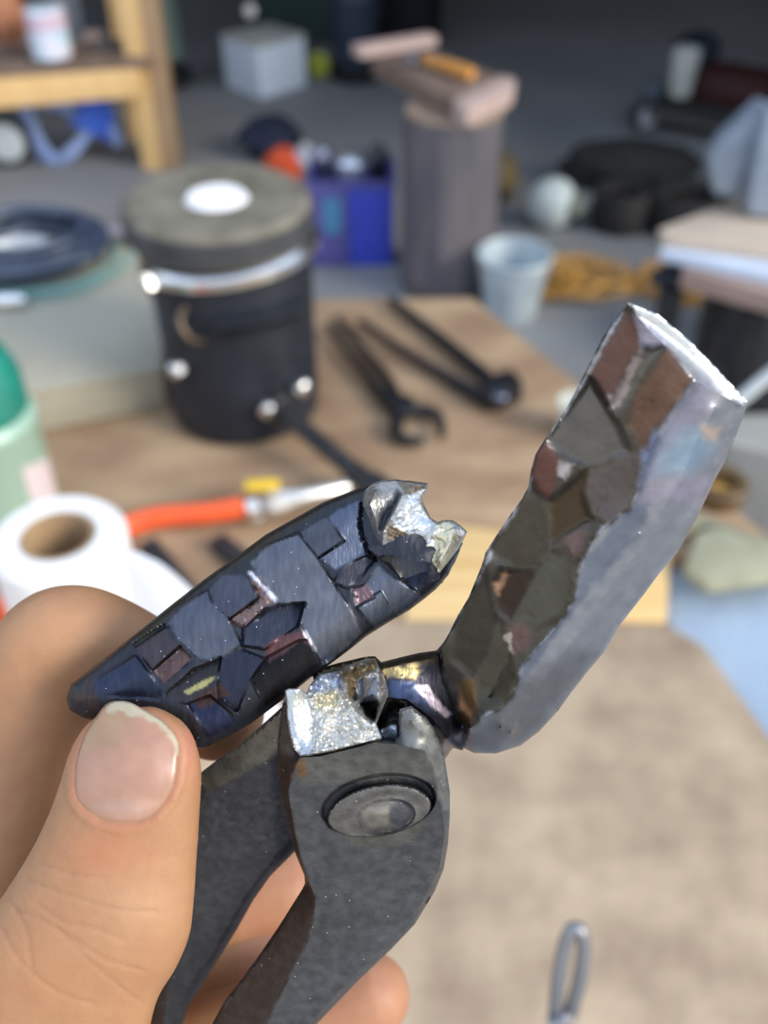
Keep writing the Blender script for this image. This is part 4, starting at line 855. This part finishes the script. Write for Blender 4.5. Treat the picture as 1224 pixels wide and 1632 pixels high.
pj = [([(1106, 608), (1030, 735), (1006, 809), (930, 890), (912, 963), (832, 1060), (800, 1128), (736, 1180), (790, 1200), (838, 1080), (922, 963), (1020, 850), (1060, 740), (1130, 640)], (.24, .27, .33), 5), ([(800, 1110), (900, 1040), (950, 1040), (860, 1165), (790, 1201), (735, 1190)], (.24, .24, .245), 16), (face, (.080, .072, .058), 3), (JQ[0], D2, 5), (JQ[2], (.17, .10, .07), 6), (JQ[4], (.125, .062, .05), 6), (JQ[7], (.15, .10, .095), 6), (JQ[11], (.15, .095, .085), 6), (JQ[14], (.16, .095, .04), 6),  # oxide and temper tints, with dark and sky reflections painted in
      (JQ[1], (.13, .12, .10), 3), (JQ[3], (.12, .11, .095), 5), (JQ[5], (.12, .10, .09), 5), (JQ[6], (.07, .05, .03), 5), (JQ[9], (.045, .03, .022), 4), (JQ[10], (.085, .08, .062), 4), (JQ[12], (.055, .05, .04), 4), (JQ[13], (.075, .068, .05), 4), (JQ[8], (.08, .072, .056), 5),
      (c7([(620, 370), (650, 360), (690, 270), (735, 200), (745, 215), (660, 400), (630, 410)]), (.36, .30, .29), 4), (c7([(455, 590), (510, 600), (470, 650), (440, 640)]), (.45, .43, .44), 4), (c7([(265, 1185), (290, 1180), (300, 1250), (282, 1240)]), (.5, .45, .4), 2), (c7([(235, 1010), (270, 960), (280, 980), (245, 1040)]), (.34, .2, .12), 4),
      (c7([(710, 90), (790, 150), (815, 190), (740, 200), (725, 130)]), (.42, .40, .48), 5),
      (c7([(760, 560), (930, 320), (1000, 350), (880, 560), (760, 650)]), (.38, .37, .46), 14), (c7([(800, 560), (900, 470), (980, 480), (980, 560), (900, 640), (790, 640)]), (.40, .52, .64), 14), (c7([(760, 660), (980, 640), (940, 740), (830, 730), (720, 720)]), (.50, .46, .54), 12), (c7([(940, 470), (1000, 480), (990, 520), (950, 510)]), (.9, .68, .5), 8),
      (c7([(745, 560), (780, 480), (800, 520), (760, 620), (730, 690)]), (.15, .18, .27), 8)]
def fnJ(V):
    z = .05 * nz(V, .02, 3) + .03 * nz(V, .12, 13) * inside(V, face)
    e_ = dist(V, [(1175, 690), (1110, 828), (1028, 945), (962, 1040), (890, 1132)], False)
    return z - .25 * np.abs(nz(V, .12, 6, 3)) * sm(1 - e_ / 14)
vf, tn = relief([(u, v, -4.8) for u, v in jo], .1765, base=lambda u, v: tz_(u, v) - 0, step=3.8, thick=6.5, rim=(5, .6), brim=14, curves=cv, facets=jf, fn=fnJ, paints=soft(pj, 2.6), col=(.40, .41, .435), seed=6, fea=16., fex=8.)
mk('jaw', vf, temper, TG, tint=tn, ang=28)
tipf = [(1000, 482), (1048, 501), (1099, 543), (1145, 590), (1191, 640), (1184, 648), (1164, 638), (1108, 608), (1076, 568), (1034, 526)]
vf, tn = relief([(u, v, -2.8 if v < 600 else -1.5) for u, v in tipf], .1765, base=tz_, step=3, thick=2, rim=(4, .25), brim=5, fn=lambda V: .05 * nz(V, .1, 2), col=(.80, .85, .86), seed=7)
mk('jaw_end', vf, temper, TG, tint=tn, ang=30, label='bright clean end of the upright jaw')
# front half: boss and rein
fr_ = [(453, 1108), (447, 1140), (442, 1183), (442, 1235), (449, 1294), (462, 1333), (472, 1363), (485, 1395), (486, 1408), (481, 1418), (444, 1477), (416, 1518), (383, 1563), (358, 1595), (338, 1632), (300, 1720),
       (440, 1720), (505, 1632), (567, 1567), (624, 1512), (661, 1473), (693, 1420), (707, 1385), (714, 1345), (717, 1300), (717, 1261), (708, 1205), (700, 1180), (690, 1158), (678, 1142), (655, 1125), (637, 1130), (634, 1160), (628, 1180), (598, 1178), (563, 1187), (508, 1200), (480, 1203), (470, 1186), (462, 1150)]
bF = lambda u, v: -.045 * (v - 1200)
lch = [(478, 1208, 4), (464, 1235, 4), (460, 1262, 4), (468, 1320, 4), (478, 1362, 4), (487, 1392, 4), (503, 1432, 4), (501, 1465, 4), (493, 1493, 4), (469, 1546, 4), (444, 1591, 4), (428, 1632, 4), (395, 1718, 4)]
cv = [(lch, False), ([(478, 1210, 4), (508, 1206, 4.2), (563, 1193, 4.4), (596, 1184, 4.5), (629, 1186, 4.5), (678, 1198, 4)], False), ([(678, 1196, 4), (691, 1229, 3.8), (703, 1278, 3.6), (709, 1327, 3.4), (700, 1385, 3.4)], False),
      ([(700, 1385, 3.4), (672, 1440, 3.4), (618, 1500, 3.4), (560, 1560, 3.4), (498, 1625, 3.4), (440, 1700, 3.4)], False), ([(655, 1150, 2.), (672, 1168, 2.6)], False), ([(446, 1180, 0), (448, 1240, 0)], False)]
cv[0] = ([q for q in lch], False)
cv[1] = ([(482, 1207, 4)] + cv[1][0][1:-1] + [(675, 1196, 4)], False)
el = lambda cx, cy, a, b, r, n=40: [(cx + a * math.cos(t) * math.cos(r) - b * math.sin(t) * math.sin(r), cy + a * math.cos(t) * math.sin(r) + b * math.sin(t) * math.cos(r)) for t in np.linspace(0, 2 * math.pi, n, endpoint=False)]
hole = el(603, 1283, 93, 49, -.17)
side = [(455, 1104), (442, 1183), (442, 1235), (472, 1363), (486, 1408), (416, 1518), (338, 1632), (300, 1720), (395, 1718), (444, 1591), (493, 1493), (503, 1432), (478, 1362), (460, 1262), (478, 1208)]
def fnF(V):
    z = .06 * nz(V, .03, 3) + .05 * nz(V, .12, 13)
    z -= .12 * sm(1 - dist(V, [(640, 1380), (655, 1386), (668, 1382)], False) / 2)
    return z
pf = [(side, (.07, .052, .042), 3), (hole, (.03, .03, .035), 3), ([(478, 1206), (563, 1190), (629, 1183), (690, 1196), (700, 1240), (480, 1250)], (.15, .145, .13), 16), ([(635, 1130), (655, 1122), (690, 1160), (708, 1205), (716, 1290), (706, 1290), (690, 1225), (676, 1196), (632, 1183)], (.24, .24, .22), 4),  # recess round the rivet is painted dark as its shadow pocket
      (el(608, 1312, 70, 40, -.1), (.14, .135, .115), 20), (el(480, 1225, 10, 14, 0), (.22, .13, .07), 8), ([(500, 1540), (600, 1480), (660, 1420), (700, 1400), (640, 1500), (520, 1632), (430, 1632)], (.13, .13, .135), 30)]
vf, tn = relief(fr_, .1700, base=bF, step=4.2, thick=5, rim=(6, .8), brim=14, curves=cv, fn=fnF, facets=[(hole, -2.5, (0, .030))], fea=5., fex=1., paints=pf, col=(.115, .115, .118), seed=8)
FH = mk('front_rein', vf, scale_m, TG, tint=tn, ang=30)
# rivet
rv = el(605, 1296, 85, 45, -.17, 60)
def fnR(V):
    dx, dy = V[:, 0] - 614, V[:, 1] - 1302; c, s = math.cos(.17), math.sin(.17); a = (dx * c - dy * s) / 47; b = (dx * s + dy * c) / 27; r = np.hypot(a, b)
    a2 = (V[:, 0] - 606) / 47; b2 = (V[:, 1] - 1297) / 27; r2 = np.hypot(a2, b2)
    z = 1.3 * np.clip(1 - r2, 0, 1) ** .8 * (r < 1.0)
    return z + .10 * np.sin(r * 9) * (r > 1.05) + .06 * nz(V, .08, 4)
vf, tn = relief([(u, v, 3.2 + .012 * (v - 1296)) for u, v in rv], .1700, base=bF, step=2.8, thick=5, rim=(5, .8), brim=8, fn=fnR, facets=[(el(614, 1302, 48, 28, -.17), -.85, (0, 0))], fea=4., fex=1., paints=[(el(607, 1300, 30, 18, -.17), (.30, .27, .22), 14), (el(640, 1295, 22, 18, -.4), (.10, .10, .11), 10)], col=(.17, .16, .145), seed=9)
mk('rivet', vf, scale_m, TG, tint=tn, ang=50, label='domed rivet head with a dimple')
# fracture of the front half
ff = c6([(165, 305), (185, 296), (240, 298), (270, 320), (285, 285), (312, 250), (335, 228), (420, 212), (480, 182), (560, 152), (605, 150), (628, 200), (655, 255), (668, 300), (668, 335), (640, 400), (612, 470), (640, 540), (600, 553), (500, 578), (400, 605), (330, 618), (240, 630), (205, 585), (185, 510), (172, 430)])
cv = [([(q[0], q[1], z) for q, z in zip(c6([(262, 330), (290, 400), (290, 500), (300, 600)]), (1.5, 1.8, 2.6, 3.6))], False),
      ([(q[0], q[1], z) for q, z in zip(c6([(470, 230), (468, 300), (480, 370), (520, 420), (590, 480)]), (-.5, .8, 1.6, 2.4, 3.))], False),
      ([(q[0], q[1], z) for q, z in zip(c6([(520, 200), (505, 300), (510, 350)]), (-2.2, -2.2, -2.0))], False),
      ([(q[0], q[1], z) for q, z in zip(c6([(240, 622), (330, 610), (500, 572), (600, 548)]), (4.5, 4.6, 4.8, 4.8))], False),
      ([(q[0], q[1], 3.6) for q in c6([(215, 320), (205, 400), (215, 500), (245, 590)])], False),
      ([(q[0], q[1], -3.6) for q in c6([(540, 375), (600, 380), (605, 440)])], False), ([(q[0], q[1], 1.0) for q in c6([(530, 350), (620, 310)])], False), ([(q[0], q[1], 2.6) for q in c6([(635, 210), (655, 300), (625, 400), (605, 465)])], False)]
lobe = c6([(165, 305), (240, 298), (270, 330), (300, 400), (290, 500), (300, 620), (240, 630), (185, 510)])
lcav = c6([(520, 250), (620, 240), (620, 400), (600, 460), (540, 380), (510, 350)])
def fnC(V):
    m = 1 - sm((sdist(V, lobe) + 4) / 8); m2 = 1 - sm((sdist(V, lcav) + 4) / 8)
    z = (1.0 * nz(V, .05, 15, 4) + .5 * np.abs(nz(V, .13, 19, 3))) * (.15 + m * m2)
    for k in range(5):
        x0 = 400 + k * 26; z += .55 * (sm(1 - dist(V, c6([(x0 + 60, 190 + k * 2), (x0 + 30, 260), (x0 + 40, 330), (x0 + 70, 390)]), False) / 4)) * (k % 2 * 2 - 1)
    return z
pc_ = [(lobe, (.50, .53, .56), 3), (c6([(170, 300), (240, 300), (275, 340), (270, 400), (190, 400)]), (.56, .58, .52), 8), (c6([(280, 240), (470, 190), (460, 300), (330, 330), (270, 310)]), (.46, .50, .58), 16), (c6([(300, 320), (420, 300), (420, 400), (310, 400)]), (.60, .54, .36), 18),
       (c6([(420, 215), (610, 150), (630, 200), (540, 240), (510, 330), (470, 340), (455, 280)]), (.33, .24, .13), 12), (lcav, (.24, .25, .28), 3), (c6([(530, 370), (620, 350), (640, 400), (605, 465), (560, 430)]), (.06, .055, .05), 3), (c6([(610, 160), (640, 200), (668, 300), (660, 350), (610, 460), (600, 450), (640, 330), (620, 240)]), (.36, .33, .30), 3)]
vf, tn = relief([(q[0], q[1], z) for q, z in zip(ff, [3.2] * 3 + [1.2] + [-.5] * 3 + [-2.5, -3.5, -4, -3, 0, 1, 1, 1, 1, 2.5, 4.2, 4.8, 4.6, 4.4, 4.2, 4.2, 3.9, 3.5, 3.3])], .1700, base=lambda u, v: 0 * u, step=2.3, thick=9, rim=(4, .6), brim=8, curves=cv, fn=fnC, paints=pc_, col=(.70, .68, .62), seed=10)
mk('fracture_face', vf, frac, TG, tint=tn, ang=40, label='bright crumpled silver broken face')
# shard and torn steel beside it
sh_ = c6([(600, 470), (640, 400), (660, 345), (700, 350), (760, 365), (760, 420), (790, 400), (740, 470), (745, 545), (720, 562), (660, 556), (630, 545)])
cv = [([(q[0], q[1], 3.2) for q in c6([(650, 490), (690, 475), (715, 520), (722, 558)])], False), ([(q[0], q[1], -3.2) for q in c6([(625, 480), (690, 370), (740, 400)])], False), ([(q[0], q[1], .5) for q in c6([(640, 510), (680, 440), (740, 470)])], False)]
vf, tn = relief([(u, v, 0) for u, v in sh_], .1705, step=2.4, thick=4, rim=(3, .5), brim=8, curves=cv, fn=lambda V: .8 * nz(V, .09, 25, 4), paints=[(c6([(635, 500), (700, 470), (745, 545), (700, 560), (650, 550)]), (.42, .50, .66), 3), (c6([(712, 490), (742, 520), (722, 562), (708, 545)]), (.03, .03, .05), 2)], col=(.05, .047, .045), seed=11)  # cavity darkness and blue shine are painted into this steel
mk('torn_steel', vf, frac, TG, tint=tn, ang=40, label='torn steel beside the bright break, cavity shade painted in')
blk = c6([(300, 235), (315, 205), (420, 175), (560, 142), (605, 140), (640, 175), (600, 240), (420, 280), (320, 300)])
vf, tn = relief(blk, .1755, step=5, thick=6, rim=(5, .8), brim=8, col=(.10, .08, .045), seed=12)
mk('rear_boss', vf, scale_m, TG, tint=tn, ang=40)
# ---------------------------------------------------------------- the hand
def loft(st, n=28, e=2.15, mmz=None):
    """stations: (uL, vL, uR, vR, depth, half thickness m); superellipse sections, domed ends"""
    V, F = [], []
    for uL, vL, uR, vR, d, h in st:
        a, b = P(uL, vL, d), P(uR, vR, d); c = (a + b) / 2; w = (b - a) / 2; ax = (c - CAM).normalized(); w2 = w - ax * w.dot(ax)
        for i in range(n):
            t = 2 * math.pi * i / n; ct, s_ = math.cos(t), math.sin(t)
            V.append(c + w * math.copysign(abs(ct) ** (2 / e), ct) + ax * h * math.copysign(abs(s_) ** (2 / e), s_))
    m = len(st)
    for j in range(m - 1):
        for i in range(n): F.append((j * n + i, j * n + (i + 1) % n, (j + 1) * n + (i + 1) % n, (j + 1) * n + i))
    return V, F + [tuple(range(n))[::-1], tuple((m - 1) * n + i for i in range(n))]
def ftube(pts, n=24):                            # (u, v, depth, radius m) chain with a round tip
    q = [tuple(x) for x in cat_rom(pts, 6)]; P3 = [P(a, b, d) for a, b, d, r in q]; R3 = [r for *_, r in q]
    t0, r0, s0 = (P3[0] - P3[1]).normalized(), R3[0], P3[0]; t = (P3[-1] - P3[-2]).normalized(); r = R3[-1]
    P3 = [s0 + t0 * r0 * k for k in (.96, .85, .65, .35)] + P3; R3 = [r0 * math.sqrt(1 - k * k) for k in (.96, .85, .65, .35)] + R3; end = P3[-1].copy()
    for k in (.35, .65, .85, .96): P3.append(end + t * r * k); R3.append(r * math.sqrt(1 - k * k))
    return tube(P3, R3, n, smooth=0)
thumb = [(188, 1124, 246, 1128, .1685, .0015), (170, 1130, 266, 1134, .1680, .0035), (150, 1144, 290, 1148, .1675, .0054), (132, 1163, 306, 1168, .1670, .0068), (116, 1192, 317, 1198, .1665, .0078), (104, 1220, 321.5, 1230, .1662, .0084), (93, 1255, 320, 1275, .1662, .0088), (78, 1296, 317, 1325, .1665, .0092), (55, 1345, 313, 1385, .1670, .0098),
         (22, 1400, 309, 1440, .1676, .0104), (-12, 1450, 303, 1490, .1682, .0110), (-55, 1500, 280, 1545, .1690, .0118), (-100, 1555, 252, 1590, .1700, .0125), (-150, 1630, 236, 1650, .1715, .0135), (-190, 1730, 205, 1740, .1745, .0145), (-180, 1850, 160, 1870, .1800, .0155), (-150, 1960, 90, 1990, .1880, .0150), (-110, 2030, 40, 2060, .1940, .010)]
th_s = [tuple(x) for x in cat_rom(thumb, 3)]
index = [(20, 1950, .205, .0125), (-10, 1700, .202, .0118), (5, 1450, .199, .0118), (32, 1250, .196, .0120), (54, 1130, .193, .0116), (78, 1045, .191, .0112), (120, 1022, .191, .0108), (190, 1045, .194, .0102), (265, 1092, .197, .0100), (345, 1135, .199, .0096)]
middle = [(60, 1950, .226, .013), (60, 1740, .226, .0122), (120, 1560, .228, .0115), (230, 1475, .231, .0112), (350, 1432, .234, .0105), (450, 1415, .236, .0098)]
ringf = [(90, 1990, .238, .013), (110, 1850, .238, .0122), (200, 1730, .236, .0115), (330, 1665, .234, .0108), (470, 1618, .231, .0102), (565, 1592, .229, .0096), (588, 1586, .2285, .0094)]
little = [(120, 2060, .240, .0115), (220, 1920, .238, .0105), (360, 1850, .235, .0098), (500, 1800, .231, .0090), (570, 1785, .230, .0084)]
palm = [(-120, 2150, .215, .030), (-20, 2000, .218, .026), (60, 1880, .222, .020)]
palm2 = [(140, 2150, .230, .024), (100, 1960, .230, .020), (90, 1850, .228, .015)]
heel = [(0, 1720, .186, .0135), (-20, 1850, .192, .0190), (-40, 2020, .202, .0250), (-80, 2220, .214, .0300), (-130, 2380, .222, .0300)]
ulnar = [(130, 1900, .236, .0150), (140, 2050, .236, .0210), (100, 2220, .232, .0270), (20, 2350, .228, .028)]
knuck = [(30, 1880, .214, .0180), (60, 2020, .220, .0260), (20, 2200, .224, .0300)]
web_ = [(-60, 1700, .190, .016), (-20, 1560, .192, .012), (10, 1470, .193, .009)]
palm3 = [(40, 1700, .250, .013), (180, 1610, .258, .014), (330, 1545, .262, .013), (440, 1530, .262, .010)]
wrist = [(-420, 3000, .236, .030), (-300, 2700, .232, .028), (-200, 2450, .228, .028), (-120, 2200, .222, .031), (0, 2050, .222, .028)]
hv_, hf_ = join(loft(th_s), ftube(index), ftube(middle), ftube(ringf), ftube(little), ftube(palm), ftube(palm2), ftube(web_), ftube(heel), ftube(ulnar), ftube(knuck), ftube(palm3), ftube(wrist))
me = bpy.data.meshes.new('hand_raw'); me.from_pydata(hv_, [], hf_)
bm = bmesh.new(); bm.from_mesh(me); bmesh.ops.recalc_face_normals(bm, faces=bm.faces); bm.to_mesh(me); bm.free()
ho = bpy.data.objects.new('hand_raw', me); S.collection.objects.link(ho)
md = ho.modifiers.new('r', 'REMESH'); md.mode = 'VOXEL'; md.voxel_size = .00052
ms = ho.modifiers.new('s', 'SMOOTH'); ms.factor = .5; ms.iterations = 24
ev = ho.evaluated_get(bpy.context.evaluated_depsgraph_get()).to_mesh()
hvs = np.array([tuple(v.co) for v in ev.vertices]); hfs = [tuple(p.vertices) for p in ev.polygons]; hn = np.array([tuple(v.normal) for v in ev.vertices])
ho.evaluated_get(bpy.context.evaluated_depsgraph_get()).to_mesh_clear(); bpy.data.objects.remove(ho)
rel = hvs - np.array(CAM); dz = rel @ np.array(FW); hu = CX + FPX * (rel @ np.array(RT)) / dz; hvv = CY - FPX * (rel @ np.array(UP)) / dz
UV = np.c_[hu, hvv]; facing = (hn * rel).sum(1) < 0
nail = [(185, 1117), (168, 1123), (153, 1142), (141, 1159), (130, 1183), (120, 1218), (118, 1252), (121, 1274), (133.5, 1291), (158, 1308), (187, 1314), (219, 1314), (244, 1303), (268, 1276), (280.5, 1247), (285, 1218), (286, 1188), (276, 1166), (256, 1146.5), (231.5, 1132), (207, 1119)]
near = facing & (dz < .176) & (hu > -60)
disp = np.zeros(len(hvs)); idx = np.where(near)[0]; q = UV[idx]
dn = sdist(q, nail)
dd = -.00050 * sm((dn + 3) / 8) + .00022 * np.exp(-((dn + 9) / 6) ** 2)            # nail bed and the fold round it
cre = [[(20, 1450), (60, 1462), (120, 1500), (170, 1530), (230, 1548)], [(0, 1475), (30, 1530), (90, 1580), (150, 1600)], [(40, 1400), (110, 1428), (190, 1450), (250, 1452)], [(60, 1375), (120, 1395), (170, 1400)], [(90, 1480), (140, 1530), (200, 1580), (230, 1600)], [(60, 1440), (100, 1470), (150, 1480), (200, 1500)], [(10, 1430), (40, 1480), (50, 1540)]]
for c in cre: dd -= .00022 * np.exp(-(dist(q, [tuple(x) for x in cat_rom(c, 4)], False) / 3.0) ** 2)
dd += .00006 * nz(q, .05, 3) + .00003 * nz(q, .25, 6)
disp[idx] = dd
hvs = hvs + hn * disp[:, None]
SK = np.array((.40, .205, .098)); colr = np.tile(SK, (len(hvs), 1))
def tintp(mask, w, c):
    global colr
    w = (w * mask)[:, None]; colr = colr * (1 - w) + np.array(c) * w
g = lambda cx, cy, sx_, sy_: np.exp(-((hu - cx) / sx_) ** 2 - ((hvv - cy) / sy_) ** 2)
tintp(near, .75 * g(170, 1360, 70, 38), (.46, .18, .085)); tintp(near, .7 * g(302, 1190, 16, 50), (.52, .22, .15)); tintp(near, .6 * g(60, 1560, 60, 60), (.42, .20, .09))
tintp(near, .5 * g(230, 1440, 70, 60), (.56, .33, .18)); tintp(facing, .35 * g(100, 1000, 90, 40), (.52, .28, .14)); tintp(facing, .5 * (dz > .21) * (hu > 380), (.52, .24, .15))
tintp(near, .8 * np.exp(-((np.where(near, sdist(UV, nail), 99) + 3.0) / 3.0) ** 2), (.44, .18, .10))
cl = np.zeros(len(hvs)); 
for c in cre: cl[idx] = np.maximum(cl[idx], np.exp(-(dist(q, [tuple(x) for x in cat_rom(c, 4)], False) / 2.0) ** 2))
tintp(near, .22 * cl, (.40, .20, .12))
skin = mat('skin', (.93, .90, .90), (1., 1., 1.), .52, scale=260, attr=True, bump=.45, bscale=1500, sss=.18, detail=6, spec=.4)
HD = thing('hand', 'bare left hand with the thumb pressing the broken jaw, fingers behind the reins', 'hand', P(100, 1500, .2))
mk('skin', ([Vector(v) for v in hvs], hfs), skin, HD, tint=np.c_[colr, np.ones(len(hvs))], ang=0)
bv = BVHTree.FromPolygons([Vector(v) for v in hvs], hfs)
def depth_at(u, v, default=.16):
    h = bv.ray_cast(CAM, (P(u, v, 1) - CAM).normalized()); return dep(h[0]) if h[0] is not None and dep(h[0]) < .175 else default
def nail_z(V):
    z = np.zeros(len(V)); uc = 204 + (V[:, 1] - 1215) * -.02
    for i, (u, v) in enumerate(V):
        d = depth_at(u, min(max(v, 1150), 1300) if v < 1150 else v, .1605); z[i] = (.1600 - d) * 1000
    return z
sdn = lambda V: dist(V, nail)
# smooth analytic plate: quadratic fit of the nail bed depth
gx_, gy_ = np.meshgrid(np.linspace(125, 280, 22), np.linspace(1155, 1305, 22)); gpn = np.c_[gx_.ravel(), gy_.ravel()]; gpn = gpn[inside(gpn, nail)]
zn = nail_z(gpn); A_ = lambda p: np.c_[np.ones(len(p)), (p[:, 0] - 200) / 100, (p[:, 1] - 1220) / 100, ((p[:, 0] - 200) / 100) ** 2, ((p[:, 0] - 200) * (p[:, 1] - 1220)) / 1e4, ((p[:, 1] - 1220) / 100) ** 2, ((p[:, 0] - 200) / 100) ** 4]
cf = np.linalg.lstsq(A_(gpn), zn, rcond=None)[0]
nfree = [(212, 1140), (190, 1134), (170, 1134), (185, 1112), (209, 1114), (233, 1128), (258, 1142), (280, 1163), (290, 1188), (288, 1212), (279, 1202), (277, 1185), (266, 1168), (246, 1153)]
vf, tn = relief(nail, .1600, base=lambda u, v: A_(np.c_[u, v]) @ cf, step=3, thick=.5, rim=(9, .42), brim=5, fn=lambda V: .010 * nz(V, .3, 2) + .16 * sm(1 - dist(V, [(268, 1270), (281, 1245), (284, 1215)], False) / 5) * nz(V, .12, 7),
                paints=[([(150, 1285), (188, 1300), (220, 1300), (250, 1280), (200, 1275)], (.44, .27, .20), 22), ([(120, 1150), (205, 1118), (200, 1180), (135, 1200)], (.36, .22, .12), 34), (nfree, (.46, .39, .26), 7), ([(240, 1180), (276, 1190), (278, 1230), (255, 1250)], (.44, .25, .18), 20)], col=(.40, .215, .14), seed=14, smooth=3)
nm = mat('thumb_nail_plate', (.95, .93, .92), (1, 1, 1), .30, scale=200, attr=True, sss=.2, spec=.5, coat=.15)
mk('thumbnail', vf, nm, HD, tint=tn, ang=0, label='pink thumbnail with a pale free edge')
